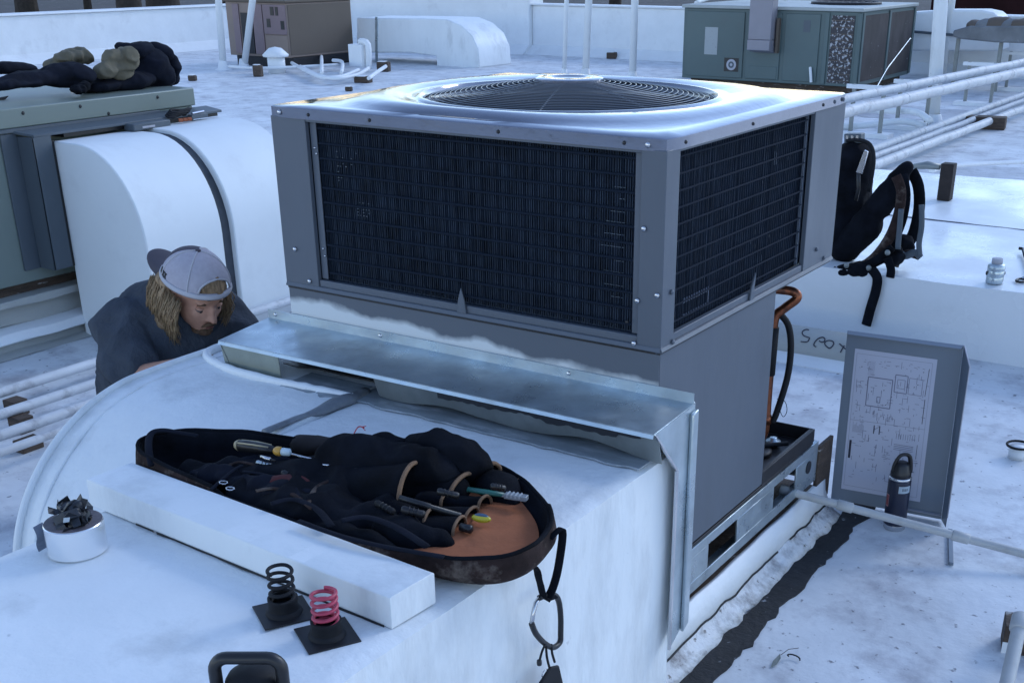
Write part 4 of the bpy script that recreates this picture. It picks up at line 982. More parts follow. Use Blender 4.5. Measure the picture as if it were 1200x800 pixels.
# duct
ad = thing('duct_elbow', 'large white duct elbow curving down from the green air handler behind the crouching man', 'duct', (-3.7, 1.9, 0))
def elbow(y0, y1, dx, name, top=.955):
    prof = [(-3.95, top), (-3.78, top)]+[(-3.78+.40*sin(t)+dx*sin(t), top-.46+.46*cos(t)) for t in [radians(k) for k in range(6, 91, 7)]]+[(-3.38+dx, .3), (-3.38+dx, .0)]
    poly = [V(x, y0, z) for x, z in prof]+[V(-3.95, y0, 0)]
    o = MB().prism(poly, (0, y1-y0, 0)).build(name, duct_smooth, ad, bevel=.006)
    return prof
pf = elbow(1.27, 1.74, 0, 'near_section'); elbow(1.80, 2.32, .02, 'far_section', .962)
poly = [V(x-.012, 1.73, z-.012) for x, z in pf]+[V(-3.93, 1.73, 0)]
MB().prism(poly, (0, .09, 0)).build('flexible_joint', mat('grey_fabric_joint', (.045, .055, .07), .6, var=.4, vscale=8, bump=.5, bscale=14), ad, bevel=.004)
# curb
ac = thing('equipment_curb', 'layered cream and white curb under the green air handler', 'roof curb', (-4.55, .8, 0))
cream = mat('cream_coating', (.38, .39, .37), .5, var=.12, vscale=3, dark=(.3, .29, .24), damt=.5, dscale=3, bump=.4, bscale=14, stretch=(1, 1, 3))
def curbprof(pts, name, m): 
    rows = []
    for i in range(50):
        y = -1.2+i*.056; rows.append([V(-4.6 if k in (0, len(pts)-1) else x+.010*noise.noise(V(y*4, z*9, k)), y, z+(.008*noise.noise(V(y*5, k, 0)) if k not in (0, len(pts)-1) else 0)) for k, (x, z) in enumerate(pts)])
    MB().rings(rows).build(name, m, ac, bevel=.004)
MB().box(-5.0, -4.08, -1.1, 1.5, .245, .30).build('wood_sleeper', wood, ac)
curbprof([(-4.6, .25), (-3.99, .25), (-3.985, .215), (-4.03, .213), (-4.6, .19)], 'upper_cap', cream)
curbprof([(-4.6, .212), (-4.035, .212), (-4.02, .122), (-4.6, .11)], 'middle_band', cream)
curbprof([(-4.6, .122), (-4.015, .122), (-3.95, .105), (-3.93, .065), (-3.96, .055), (-4.6, .055)], 'white_roll', white)
curbprof([(-4.6, .056), (-3.98, .056), (-3.97, .020), (-3.90, .002), (-4.6, .001)], 'lower_band', cream)
# clothes
def at_z(px, py, z): return atz(px, py, z)
TZ = 1.112
jk = thing('work_coat', 'dark navy coat with khaki lining heaped on the green air handler', 'coat', tuple(atz(120, 104, TZ)))
def E2(mb, px, py, X, rx_, ry_, rz_, tilt=0):
    c = atx(px, py, X); mb.sphere(c, (rx_, ry_, rz_), 16, 10, Matrix.Rotation(tilt, 3, 'X'))
mb = MB()
E2(mb, 172, 80, -4.35, .14, .105, .095, .3); E2(mb, 150, 95, -4.3, .12, .16, .042, 0); E2(mb, 182, 88, -4.32, .12, .07, .085, 0); E2(mb, 160, 60, -4.36, .09, .09, .030, .2); E2(mb, 120, 99, -4.28, .10, .12, .025, .1)
E2(mb, 195, 80, -4.36, .10, .035, .09, .0); E2(mb, 150, 57, -4.4, .06, .06, .022, -.3); E2(mb, 185, 62, -4.36, .09, .06, .04, -.5)
blob('dark_coat', mb, navy, jk, vox=.008, it=10, disp=.016, dscale=9, disp2=.004, ds2=30, an=(1, .45, 1.3))
mb = MB()
E2(mb, 138, 76, -4.22, .05, .085, .065, -.5); E2(mb, 150, 68, -4.2, .05, .045, .055, 0); E2(mb, 125, 82, -4.22, .05, .07, .035, .3)
blob('khaki_lining', mb, khaki, jk, vox=.006, it=5, disp=.014, dscale=17, disp2=.004, ds2=50, an=(1, .5, 1.2))
mb = MB()
E2(mb, 75, 88, -4.3, .10, .13, .052, .05); E2(mb, 92, 90, -4.25, .09, .07, .055, 0); E2(mb, 40, 92, -4.32, .10, .22, .030, .0); E2(mb, 15, 98, -4.3, .10, .2, .018, 0); E2(mb, 10, 80, -4.45, .05, .16, .022, -.1)
tr = thing('work_trousers', 'dark work trousers with khaki hem folded left of the coat', 'trousers', tuple(atz(60, 104, TZ)))
blob('dark_legs', mb, navy, tr, vox=.008, it=8, disp=.012, dscale=11, disp2=.004, ds2=30, an=(1, .4, 1.4))
mb = MB(); E2(mb, 85, 66, -4.45, .07, .10, .028, .15); E2(mb, 98, 67, -4.42, .05, .04, .035, 0); E2(mb, 68, 74, -4.5, .06, .08, .022, .2)
blob('khaki_hem', mb, khaki, tr, vox=.007, it=3, disp=.012, dscale=18, disp2=.006, ds2=40)
gl = thing('work_glove', 'small dark bundle with a bright clip at the front edge of the air handler top', 'glove', tuple(atz(92, 107, TZ)))
mb = MB(); E2(mb, 92, 105, -4.12, .035, .04, .018); E2(mb, 98, 101, -4.14, .03, .03, .02); blob('dark_fabric', mb, black_cloth, gl, vox=.005, it=2, disp=.008, dscale=40)
MB().box(-.012, .012, -.018, .018, 0, .006, Matrix.Translation(atz(88, 109, TZ))).build('clip', chrome, gl)
lf_ = atz(2, 117, TZ); tag(MB().prism([lf_+V(0, -.05, .001), lf_+V(.03, .0, .002), lf_+V(0, .04, .012), lf_+V(-.03, 0, .004)], (0, 0, .003)).build('rag', bark, loc=tuple(lf_)), 'small brown rag lying at the left edge of the green air handler top', 'rag')
# tool case and gauges lying on the duct by the collar
bx = atx(170, 141, -3.93); q = thing('tool_case', 'flat slate grey case with a pale sticker on the duct by the air handler', 'case', tuple(bx))
a_, b_ = atx(152, 146, -3.9), atx(195, 141, -3.9)
MB().box(-.05, .03, a_.y, b_.y, .958, .992, Matrix.Translation(V(-3.9, 0, 0))).build('case_body', greytrim, q, bevel=.004)
MB().box(-3.869, -3.8685, atx(166, 143, -3.87).y, atx(181, 143, -3.87).y, .968, .978).build('sticker', capl, q)
q = thing('gauge_hoses', 'coiled dark hoses with orange fittings at the end of the slate case', 'hoses', tuple(atx(207, 137, -3.93)))
mb = MB(); random.seed(4); c = atx(207, 136, -3.92)
for k in range(4): mb.tube([c+V(.02*sin(t)+random.uniform(-.004, .004), .065*cos(t)+.01*k, .004+.007*k+.006*sin(2*t)) for t in [j*pi/8 for j in range(16)]], .0065, 6, close=True)
mb.build('hose_coil', rubber, q, smooth=True)
for k in range(3): MB().tube([c+V(.035, -.02+.03*k, -.018), c+V(.045, -.002+.03*k, -.018)], .009, 8).build('fitting', mat('orange_fitting', (.35, .10, .04), .5) if k == 0 else bpy.data.materials['orange_fitting'], q)
a_ = atx(222, 136, -3.92); MB().box(-.02, .02, 0, .11, -.016, .006, Matrix.Translation(a_)).build('manifold', greytrim, q, bevel=.003)
MB().tube([a_+V(0, .02, .01), a_+V(0, .1, .014)], .006, 8).build('bright_bar', chrome, q)
# ---------------- pipes on the roof at left
for i, (py, r, lb) in enumerate(((460, .022, 'white pipe nearest the cream curb at left'), (486, .021, 'second white pipe from the cream curb at left'), (510, .022, 'third white pipe from the cream curb at left'), (530, .017, 'lowest white pipe of the four at left, nearest the duct elbow'))):
    xx = atz(0, py, .085).x
    pa = [V(xx+.006*noise.noise(V(k*.7, i*3, 0)), -2.6+k*.35, .085+.004*noise.noise(V(k, i, 5))) for k in range(20)]
    t = thing('roof_pipe', lb, 'pipe', (xx, 0, 0), 'white pipes on the roof at left')
    MB().tube(pa, r, 12).build('pipe', pipew, t, smooth=True)
for i, (px, py, lb) in enumerate(((18, 478, 'dark wood block between the first and second left pipes'), (24, 498, 'dark wood block between the second and third left pipes'), (27, 520, 'small rusty bracket between the third and fourth left pipes'))):
    c = atz(px, py, .03); t = thing('pipe_support', lb, 'support block', (c.x, c.y, 0), 'pipe supports at left')
    MB().box(-.045 if i < 2 else -.03, .03, -.025, .045 if i < 2 else .07, 0, .066-.02*(i == 2), Matrix.Translation(V(c.x, c.y, 0))).build('block', wood, t, bevel=.004)
    MB().box(.0, .0305, -.023, .03, .02, .05, Matrix.Translation(V(c.x, c.y, 0))).build('cut_face', beiged, t)

# ================================================================ THE CROUCHING MAN
def pd(px, py, d): return CAM+ray(px, py)*d
Hc = pd(230, 338, 3.66)
Ff = V(.90, -.14, -.42).normalized(); U0 = V(0, 0, 1); Lf = U0.cross(Ff).normalized(); Uh = Ff.cross(Lf).normalized()
HM = Matrix((Ff, Lf, Uh)).transposed()          # local (x fwd, y his left, z crown)
def hl(x, y, z): return Hc+HM @ V(x, y, z)
man = thing('person', 'crouching man in a dark t-shirt looking down at the duct joint', 'person', (Hc.x-.25, Hc.y+.05, 0))
Fb = V(.93, -.30, 0).normalized(); Lb = V(0, 0, 1).cross(Fb)
Nk = hl(-.035, 0, -.13); Sc = Nk-Fb*.075-V(0, 0, .022)-V(0, .005, 0)
Rs, Ls = Sc-Lb*.165-V(0, 0, .015), Sc+Lb*.150-V(0, 0, .03)
Pv = Sc-Fb*.24-V(0, 0, .36)
Re, Le = Rs+Fb*.17-V(0, 0, .20)-Lb*.03, Ls+Fb*.20-V(0, 0, .19)+Lb*.03
Re = pd(158, 444, 3.62)
Rw, Lw = Re+Fb*.10+Lb*.20+V(0, 0, .015), Le+Fb*.20-Lb*.06+V(0, 0, .04)
Rw = pd(228, 427, 3.50)
Rk, Lk = Pv+Fb*.36-Lb*.16, Pv+Fb*.36+Lb*.14; Rk.z = .07; Lk.z = .07
Ra, La = Rk-Fb*.42, Lk-Fb*.42; Ra.z = La.z = .06
mb = MB()
H3 = HM
mb.sphere(hl(-.012, 0, .015), (.094, .075, .088), 20, 14, H3)             # cranium
mb.sphere(hl(.025, 0, -.045), (.066, .060, .072), 18, 12, H3)            # face
mb.sphere(hl(.045, 0, -.095), (.036, .036, .026), 14, 9, H3)             # jaw
mb.sphere(hl(.066, 0, -.108), (.018, .020, .014), 12, 8, H3)             # chin
mb.sphere(hl(.072, 0, .004), (.018, .050, .014), 14, 8, H3)              # brow ridge
mb.sphere(hl(.088, 0, -.028), (.016, .0095, .026), 12, 8, H3)             # nose bridge
mb.sphere(hl(.103, 0, -.048), (.013, .0125, .012), 12, 8, H3)             # nose tip
mb.sphere(hl(.090, .012, -.052), (.009, .008, .007), 10, 6, H3); mb.sphere(hl(.090, -.012, -.052), (.009, .008, .007), 10, 6, H3)
mb.sphere(hl(.080, 0, -.078), (.012, .022, .007), 12, 6, H3); mb.sphere(hl(.079, 0, -.088), (.012, .020, .007), 12, 6, H3)
for s_ in (-1, 1):
    mb.sphere(hl(.058, s_*.034, -.040), (.022, .020, .022), 12, 8, H3); mb.sphere(hl(-.01, s_*.080, -.03), (.016, .010, .03), 10, 8, H3)
capsule(mb, hl(-.03, 0, -.05), Sc+V(0, 0, .01), .056, .064)
capsule(mb, Rs, Ls, .060, .060); capsule(mb, Sc-V(0, 0, .05), Pv, .125, .13)
capsule(mb, Sc-Lb*.08-V(0, 0, .1), Pv, .10, .11); capsule(mb, Sc+Lb*.08-V(0, 0, .1), Pv, .10, .11)
for (s_, e_, w_) in ((Rs, Re, Rw), (Ls, Le, Lw)):
    capsule(mb, s_, e_, .052, .042); capsule(mb, e_, w_, .041, .028)
    dd = (w_-e_).normalized(); sd = dd.cross(V(0, 0, 1)).normalized()
    mb.sphere(w_+dd*.045, (.050, .040, .017), 14, 8, Matrix((dd, sd, dd.cross(sd))).transposed())
    for k in range(4):
        b0 = w_+dd*.085+sd*(-.028+.019*k); L = (.062, .072, .068, .052)[k]
        b1 = b0+dd*L*.5-V(0, 0, .010); b2 = b1+dd*L*.32-V(0, 0, .022); capsule(mb, b0-dd*.02, b1, .0095, .0085, 8); capsule(mb, b1, b2, .0085, .0075, 8)
    th = w_+dd*.02-sd*.036; capsule(mb, w_+dd*.015-sd*.015, th+dd*.02-V(0, 0, .01), .013, .011, 8); capsule(mb, th+dd*.02-V(0, 0, .01), th+dd*.055-V(0, 0, .018), .011, .009, 8)
for (k_, a_, s_) in ((Rk, Ra, -1), (Lk, La, 1)):
    capsule(mb, Pv+Lb*.08*s_, k_, .085, .06); capsule(mb, k_, a_, .056, .042); capsule(mb, a_, a_-Fb*.10-V(0, 0, .01), .038, .03)
body = blob('body', mb, skin, man, vox=.0062, it=4)
# t-shirt : loose shell over torso and upper arms, ends cleanly at neck and sleeves
mb = MB()
capsule(mb, Rs-V(0, 0, .0), Ls-V(0, 0, .0), .082, .078, 18); capsule(mb, Sc-V(0, 0, .04)-Fb*.02, Pv-V(0, 0, .02), .155, .165, 22)
capsule(mb, Sc-Lb*.10-V(0, 0, .08), Pv-Lb*.05, .125, .135, 20); capsule(mb, Sc+Lb*.10-V(0, 0, .08), Pv+Lb*.05, .125, .135, 20)
capsule(mb, Rs, Rs.lerp(Re, .72), .078, .070, 18); capsule(mb, Ls, Ls.lerp(Le, .86), .078, .07, 18)
mb.sphere(Sc-Fb*.07+V(0, 0, .02), (.11, .14, .07), 18, 10); mb.sphere(Sc-Fb*.16-V(0, 0, .05), (.12, .15, .11), 18, 10)
blob('t_shirt', mb, shirt, man, vox=.008, it=6, disp=.030, dscale=7.5, disp2=.004, ds2=22, an=(1.3, .7, .6))
mb = MB()
for (k_, a_, s_) in ((Rk, Ra, -1), (Lk, La, 1)):
    capsule(mb, Pv+Lb*.08*s_-V(0, 0, .03), k_, .105, .075); capsule(mb, k_, a_, .070, .055)
mb.sphere(Pv-V(0, 0, .05), (.16, .17, .12), 16, 10)
blob('trousers', mb, navy, man, vox=.012, it=5, disp=.008, dscale=9)
mb = MB()
for a_ in (Ra, La): capsule(mb, a_, a_-Fb*.16-V(0, 0, .015), .048, .038)
blob('boots', mb, brown_cloth, man, vox=.01, it=3)
# face details
for s_ in (-1, 1):
    MB().sphere(hl(.068, s_*.031, -.022), (.012, .013, .010), 14, 10, H3).build('eye', mat('eye_white', (.14, .11, .10), .3) if s_ < 0 else bpy.data.materials['eye_white'], man, smooth=True)
    MB().sphere(hl(.0775, s_*.031, -.0255), (.0035, .006, .005), 10, 8, H3).build('iris', blackm, man, smooth=True)
    mb = MB(); mb.sphere(hl(.0715, s_*.031, -.016), (.012, .0155, .0062), 14, 8, H3); blob('eyelid', mb, skin, man, vox=.0018, it=2)
    MB().tube([hl(.080, s_*.013, .000), hl(.085, s_*.028, .004), hl(.073, s_*.046, -.002)], [.0025, .0042, .002], 7).build('eyebrow', beard, man, smooth=True)
MB().tube([hl(.085, -.026, -.080), hl(.095, -.012, -.0665), hl(.098, 0, -.065), hl(.095, .012, -.0665), hl(.085, .026, -.080)], [.003, .006, .006, .006, .003], 8).build('moustache', beard, man, smooth=True)
mb = MB(); mb.sphere(hl(.074, 0, -.104), (.018, .022, .019), 14, 8, H3); mb.sphere(hl(.055, 0, -.112), (.028, .036, .014), 14, 8, H3)
blob('chin_beard', mb, beard, man, vox=.003, it=2, disp2=.003, ds2=120)
MB().sphere(hl(.0905, 0, -.0835), (.004, .016, .0022), 12, 6, H3).build('lips', mat('lips', (.24, .09, .08), .5), man, smooth=True)
# hair: one soft mass each side plus strands
mb = MB()
for s_ in (-1, 1):
    for (x, y, z, a_, b_, c_) in ((-.055, .070, -.02, .045, .022, .05), (-.035, .083, -.055, .040, .020, .06), (-.005, .088, -.075, .034, .016, .055), (-.065, .072, -.085, .04, .02, .06), (-.02, .088, -.115, .034, .015, .04)):
        mb.sphere(hl(x, s_*y, z), (a_, b_, c_), 14, 10, H3)
mb.sphere(hl(.02, 0, .052), (.083, .060, .055), 16, 10, H3); mb.sphere(hl(-.085, 0, -.04), (.03, .075, .08), 14, 10, H3); mb.sphere(hl(-.085, 0, -.09), (.03, .07, .05), 14, 10, H3)
hair = blob('hair', mb, hairm, man, vox=.006, it=3, disp=.006, dscale=30, disp2=.003, ds2=80)
random.seed(8)
for (nm, m_, dsz) in (('hair_strands', hairm, 0), ('hair_strands', mat('light_hair', (.26, .18, .10), .55, var=.4, vscale=60), 1)):
    mb = MB()
    for k in range(420):
        s_ = random.choice((-1, -1, 1)); x0 = random.uniform(-.10, .045); y0 = .079+.014*random.random()
        z0 = -.005+random.uniform(-.015, .01); L = random.uniform(.09, .145)*(1.0 if s_ < 0 else .85); wob = random.uniform(-.01, .01); xa = random.uniform(.0, .030); ph = random.random()*6
        pts = []
        for j in range(7):
            t = j/6; pts.append(hl(x0+xa*t+wob*sin(3*t+ph)+.004*sin(9*t+ph), s_*(y0+.018*sin(pi*t*.8)+.004*sin(7*t+ph)-.012*t*t), z0-L*t))
        mb.tube(pts, [.0014, .0017, .0019, .0018, .0016, .0012, .0005], 4)
    mb.build(nm, m_, hair, smooth=True, kind='stuff')
# cap, worn backwards
CM = HM @ Matrix.Rotation(radians(-6), 3, 'Y')
Cc = hl(-.008, 0, .026)
def cl(a_, e_, k=1.0, rx_=.115, ry_=.095, rz_=.100):     # azimuth (0 = over the forehead), elevation
    return Cc+CM @ V(rx_*cos(e_)*cos(a_)*k, ry_*cos(e_)*sin(a_)*k, rz_*sin(e_)*k**.5)
capt = lambda a_, e_: abs(((a_+pi) % (2*pi))-pi)
def capshell(name, m_, sel, k=1.0):
    mb = MB(); na, ne = 72, 20
    for i in range(na):
        for j in range(ne):
            a0, a1 = 2*pi*i/na, 2*pi*(i+1)/na; e0, e1 = pi/2*j/ne*.995, pi/2*(j+1)/ne*.995
            am = capt((a0+a1)/2, 0); em = (e0+e1)/2
            hole = am < .62 and .14 < em < .14+.40*math.sqrt(max(0, 1-(am/.62)**2))
            if hole or not sel(am, em): continue
            mb.add([cl(a0, e0, k), cl(a1, e0, k), cl(a1, e1, k), cl(a0, e1, k)], [(0, 1, 2, 3)])
    return mb
cap_ = thing('cap', 'backwards white mesh cap with grey bill on the crouching man', 'cap', tuple(Cc))
for nm, m_, sl_ in (('mesh_crown', capw, lambda a_, e_: a_ < 2.25), ('grey_crown', capg, lambda a_, e_: a_ >= 2.25)):
    o = capshell(nm, m_, sl_).build(nm, m_, cap_, smooth=True, weld=.0004); md = o.modifiers.new('t', 'SOLIDIFY'); md.thickness = .0015
for a_ in (.95, -.95, 2.0, -2.0):
    MB().tube([cl(a_, pi/2*t, 1.008) for t in [k/10 for k in range(11)]], .0026, 6, flat=1).build('seam', capl, cap_, smooth=True)
MB().tube([cl(a_, .05, 1.012) for a_ in [2*pi*k/60 for k in range(60)]], .0040, 6, close=True, flat=2.2).build('binding', capl, cap_, smooth=True)
MB().tube([cl(t, .14+.42*math.sqrt(max(0, 1-(t/.63)**2)), 1.01) for t in [-.63+1.26*k/24 for k in range(25)]], .0034, 6).build('arch_binding', capl, cap_, smooth=True)
MB().lathe(cl(0, pi/2*.995, 1.0), [(.008, -.001), (.008, .003), (.004, .006), (.001, .006)], 14, CM @ V(0, 0, 1)).build('button', capg, cap_, smooth=True)
rows = []
for j in range(9):
    t = j/8; row = []
    for i in range(17):
        a_ = pi-.86+1.72*i/16; base = cl(a_, .03, 1.0); e_ = (i-8)/8
        ext = .105*math.sqrt(max(.0, 1-abs(e_)**2.6))
        row.append(base+CM @ V(-ext*t, 0, -.0-.010*t+(-.020*e_*e_*t)))
    rows.append(row)
mb = MB()
for j in range(8):
    for i in range(16): mb.add([rows[j][i], rows[j][i+1], rows[j+1][i+1], rows[j+1][i]], [(0, 1, 2, 3)])
o = mb.build('bill', capg, cap_, smooth=True, weld=.0002); md = o.modifiers.new('t', 'SOLIDIFY'); md.thickness = .004
# lettering strokes N I X X on the side, near the bill
mb = MB(); 
def cs(u0, v0, u1, v1): 
    f = lambda u_, v_: cl(-(2.02-.50*u_)-0.0, .13+.17*v_, 1.016)
    mb.tube([f(u0, v0), f((u0+u1)/2, (v0+v1)/2), f(u1, v1)], .0019, 5)
x_ = -.25
for ch in ('N', 'I', 'X', 'X'):
    if ch == 'N': cs(x_, 0, x_, 1); cs(x_, 1, x_+.18, 0); cs(x_+.18, 0, x_+.18, 1); x_ += .28
    elif ch == 'I': cs(x_, 0, x_, 1); x_ += .10
    else: cs(x_, 0, x_+.18, 1); cs(x_, 1, x_+.18, 0); x_ += .26
mb.build('lettering', blackm, cap_)
# ================================================================ BIG LOW DUCT BEHIND THE UNIT
bd = thing('long_duct', 'broad low white duct crossing behind the big grey unit under the black backpack', 'duct', (-.5, 4.8, 0))
mb = MB(); x0, x1, y0, y1 = -3.2, 3.2, 3.27, 6.3; nx, ny = 80, 36; G = []
for j in range(ny+1):
    row = []
    for i in range(nx+1):
        x = x0+(x1-x0)*i/nx; y = y0+(y1-y0)*j/ny+(.10*(x+1)*(j/ny))
        z = .352+.006*noise.noise(V(x*1.6, y*1.6, 0))+.003*noise.noise(V(x*6, y*6, 3))
        if j == 0: z -= .006
        row.append(V(x, y, z))
    G.append(row)
for j in range(ny):
    for i in range(nx): mb.add([G[j][i], G[j][i+1], G[j+1][i+1], G[j+1][i]], [(0, 1, 2, 3)])
for jj in (0, ny):
    for i in range(nx):
        a_, b_ = G[jj][i], G[jj][i+1]
        for k in range(4):
            f = lambda p, t: V(p.x, p.y+(.01*noise.noise(V(p.x*2, t*3, 1)) if t else 0), p.z*(1-t))
            mb.add([f(a_, k/4), f(b_, k/4), f(b_, (k+1)/4), f(a_, (k+1)/4)], [(0, 1, 2, 3)])
for ii in (0, nx): mb.add([r[ii] for r in G]+[V(G[ny][ii].x, G[ny][ii].y, 0), V(G[0][ii].x, G[0][ii].y, 0)], [tuple(range(ny+3))])
me = mb.mesh('outer_skin', V(-.5, 4.8, 0)); b = bmesh.new(); b.from_mesh(me); bmesh.ops.remove_doubles(b, verts=b.verts, dist=.0004); bmesh.ops.recalc_face_normals(b, faces=b.faces); b.to_mesh(me); b.free()
me.materials.append(mat('glossy_white_coating', (.78, .80, .81), .32, var=.05, vscale=.8, mottle=.24, dark=(.45, .45, .46), damt=.4, dscale=1.6, dlo=.56, dhi=.75, bump=.3, bscale=12, bdist=.01)); o = bpy.data.objects.new('outer_skin', me); COL.objects.link(o); o.parent = bd
for p in me.polygons: p.use_smooth = True
me.set_sharp_from_angle(angle=radians(50))
MB().tube([V(-1.1+k*.1, 4.68+.01*noise.noise(V(k, 0, 0))-.02*k*.1, .354) for k in range(40)], [.004+.003*noise.noise(V(k*.8, 3, 0)) for k in range(40)], 6).build('cross_seam', mat('dark_seam', (.10, .10, .12), .7), bd, smooth=True)  # thin dark seam line across the duct top
wet = mat('wet_sheen', (.86, .87, .87), .10, spec=.7, bump=.12, bscale=30)
for i, (px, py, L, Wd, a_) in ():
    c = atz(px, py, .359); pts = []
    for k in range(40):
        t = 2*pi*k/40; d = 1+.55*noise.noise(V(cos(t)*2.2, sin(t)*2.2, i*7)); x_, y_ = L/2*cos(t)*d, Wd*sin(t)*d*1.6
        pts.append(V(c.x+x_*cos(a_)-y_*sin(a_), c.y+x_*sin(a_)+y_*cos(a_), .360))
    MB().prism(pts, (0, 0, .0015)).build('wet_patch', wet, bd)
# white wrapped pipe in front of it, with handwriting
wp = thing('wrapped_pipe', 'thick white wrapped pipe with handwritten marks on the roof against the long duct', 'pipe', (-1.2, 3.1, 0))
MB().tube([V(-3, 2.88, .05), V(-.9, 2.88, .05), V(-.3, 2.88, .05), V(-.02, 2.88, .05)], [.095, .095, .095, .093], 24).build('wrap', cream, wp, smooth=True)
MB().prism([V(-3, 2.74, .0), V(0, 2.72, .0), V(0, 2.80, .045), V(-3, 2.81, .045)], (0, 0, .006)).build('wrap_skirt', white, wp)
def oncyl(px, py):
    d = ray(px, py).normalized(); o_ = CAM; c = V(0, 2.88, .05); r_ = .0965
    A_ = d.y**2+d.z**2; B_ = 2*(d.y*(o_.y-c.y)+d.z*(o_.z-c.z)); C_ = (o_.y-c.y)**2+(o_.z-c.z)**2-r_**2
    D_ = B_*B_-4*A_*C_
    return o_+d*((-B_-math.sqrt(max(D_, 0)))/(2*A_))
zz = lambda L: [oncyl(920+x/13.33, 380+y/13.33) for x, y in L]
mb = MB()
for L in ([(375, 85), (330, 78), (280, 100), (268, 140), (300, 180), (360, 200), (382, 215), (345, 272), (245, 268)], [(530, 255), (575, 278), (612, 262), (622, 225), (590, 200), (530, 215), (480, 255), (450, 305), (455, 335), (485, 352)],
          [(690, 375), (640, 335), (618, 300), (640, 262), (700, 250), (750, 268), (758, 305), (730, 350), (690, 375)], [(850, 300), (895, 340), (945, 385)], [(925, 330), (890, 385), (865, 440)]):
    mb.tube(smoothpath(zz(L), 3), .0028, 5)
mb.build('handwriting', ink, wp)
# metal post stub standing on the duct
c = atz(1105, 234, .355); t = thing('rusty_post', 'dark brown post stub with metal fitting standing on the far duct', 'post', tuple(c))
MB().box(-.03, .05, -.04, .04, 0, .225, Matrix.Translation(c)).build('post', mat('rust_brown', (.025, .017, .015), .8, var=.4, bump=.5, vscale=14), t, bevel=.005)
MB().tube([c+V(-.20, -.02, .19), c+V(-.12, -.02, .205), c+V(-.04, -.02, .20)], [.03, .042, .03], 12, flat=.6).build('fitting', galvd, t, smooth=True)
mb = MB(); pth = [atz(1092, 200, .36), atz(1120, 194, .37), atz(1200, 190, .36), atz(1300, 190, .36)]
tag(MB().tube(smoothpath(pth, 6), .03, 8, flat=.5).build('edge_roll', white, loc=tuple(pth[0])), 'long white coated ridge running along the far edge of the broad duct', 'ridge')
# paint can
c = atz(1165, 331, .358); t = thing('metal_jar', 'small silver canister with pale lid standing on the broad white duct', 'canister', tuple(c))
r_ = .040
MB().lathe(c, [(r_*.95, 0), (r_, .003), (r_, .028), (r_*.97, .030), (r_, .032), (r_, .058), (r_*.97, .060), (r_, .062), (r_, .082), (r_*.8, .090), (r_*.75, .091)], 32).build('can', galv, t, smooth=True)
MB().lathe(c, [(r_*.62, .090), (r_*.62, .112), (r_*.58, .115), (r_*.52, .1155), (.001, .114)], 28).build('lid', capl, t, smooth=True)
for s_ in (-1, 1): MB().sphere(c+RT*s_*r_*1.02+V(0, 0, .045), (.006, .006, .010)).build('handle_lug', dsteel, t, smooth=True)
# pliers at the right edge
c = atz(1196, 330, .36); t = thing('pliers', 'black handled tool at the right edge on the broad white duct', 'pliers', tuple(c))
MB().tube([c+V(.02*cos(k*.7)-.0, .035*sin(k*.7), .006) for k in range(9)], .006, 8, close=True).build('loop_handle', blackm, t, smooth=True)
MB().tube([c+V(0, .03, .008), c+V(.03, .2, .015)], .007, 8).build('jaw', chrome, t, smooth=True)
q_ = atz(1194, 291, .37); MB().tube([c+V(.02, .10, .01), q_+V(.02, 0, .0), q_], .008, 8).build('handle', blackm, t, smooth=True)

# ================================================================ BLACK TOOL BACKPACK
YB = 3.45
def yb(px, py, dy=0): return aty(px, py, YB+dy)
bp = thing('tool_backpack', 'black tool backpack with loose shoulder straps standing on the broad duct behind the unit', 'backpack', tuple(V(-.72, YB, .355)))
mb = MB()
def EB(px, py, dy, a_, b_, c_, rz=0, ry=0): mb.sphere(yb(px, py, dy), (a_, b_, c_), 16, 10, Matrix.Rotation(rz, 3, 'Z') @ Matrix.Rotation(ry, 3, 'Y'))
EB(990, 230, .15, .13, .16, .24); EB(1000, 195, .15, .10, .13, .13); EB(985, 270, .1, .12, .16, .13); EB(965, 250, .2, .16, .16, .25)
blob('main_body', mb, black_cloth, bp, vox=.012, it=5, disp=.012, dscale=7, disp2=.003, ds2=40)
mb = MB()
def slab(pts, rad):
    for (p0, p1) in zip(pts, pts[1:]): capsule(mb, yb(*p0), yb(*p1), rad, rad, 12)
slab([(1000, 275), (1020, 250), (1038, 228), (1054, 210)], .050); slab([(1010, 262), (1035, 240), (1046, 226)], .055); slab([(990, 290), (1010, 272), (1018, 262)], .075); slab([(1056, 202), (1063, 197)], .030)
blob('back_panel', mb, black_cloth, bp, vox=.010, it=5, disp=.006, dscale=12)
MB().tube(smoothpath([yb(992, 165, .1), yb(1005, 164, .1), yb(1020, 170, .1), yb(1024, 190, .08), yb(1018, 225, .05)], 5), .010, 8).build('zip_rim', rubber, bp, smooth=True)
def strap(pts, r, m_, nm='shoulder_strap', fl=.4, dy=-.12):
    MB().tube(smoothpath([yb(x, y, dy) for x, y in pts], 5), r, 8, flat=fl, up=V(0, 1, .2)).build(nm, m_, bp, smooth=True)
strap([(1050, 206), (1056, 224), (1053, 250), (1043, 277), (1026, 301), (1005, 317)], .026, brown_cloth)
strap([(1060, 204), (1064, 228), (1060, 256), (1050, 282), (1040, 300)], .014, black_cloth, dy=-.05)
strap([(1068, 200), (1076, 218), (1077, 245), (1070, 275), (1058, 292)], .030, black_cloth, dy=.10)
strap([(1052, 292), (1060, 300), (1072, 296), (1079, 302)], .018, greytrim, 'webbing', dy=-.06)
strap([(1080, 240), (1080, 265), (1077, 285), (1078, 300)], .014, greytrim, 'webbing')
strap([(1056, 245), (1054, 270), (1052, 292)], .014, greytrim, 'webbing', dy=-.14)
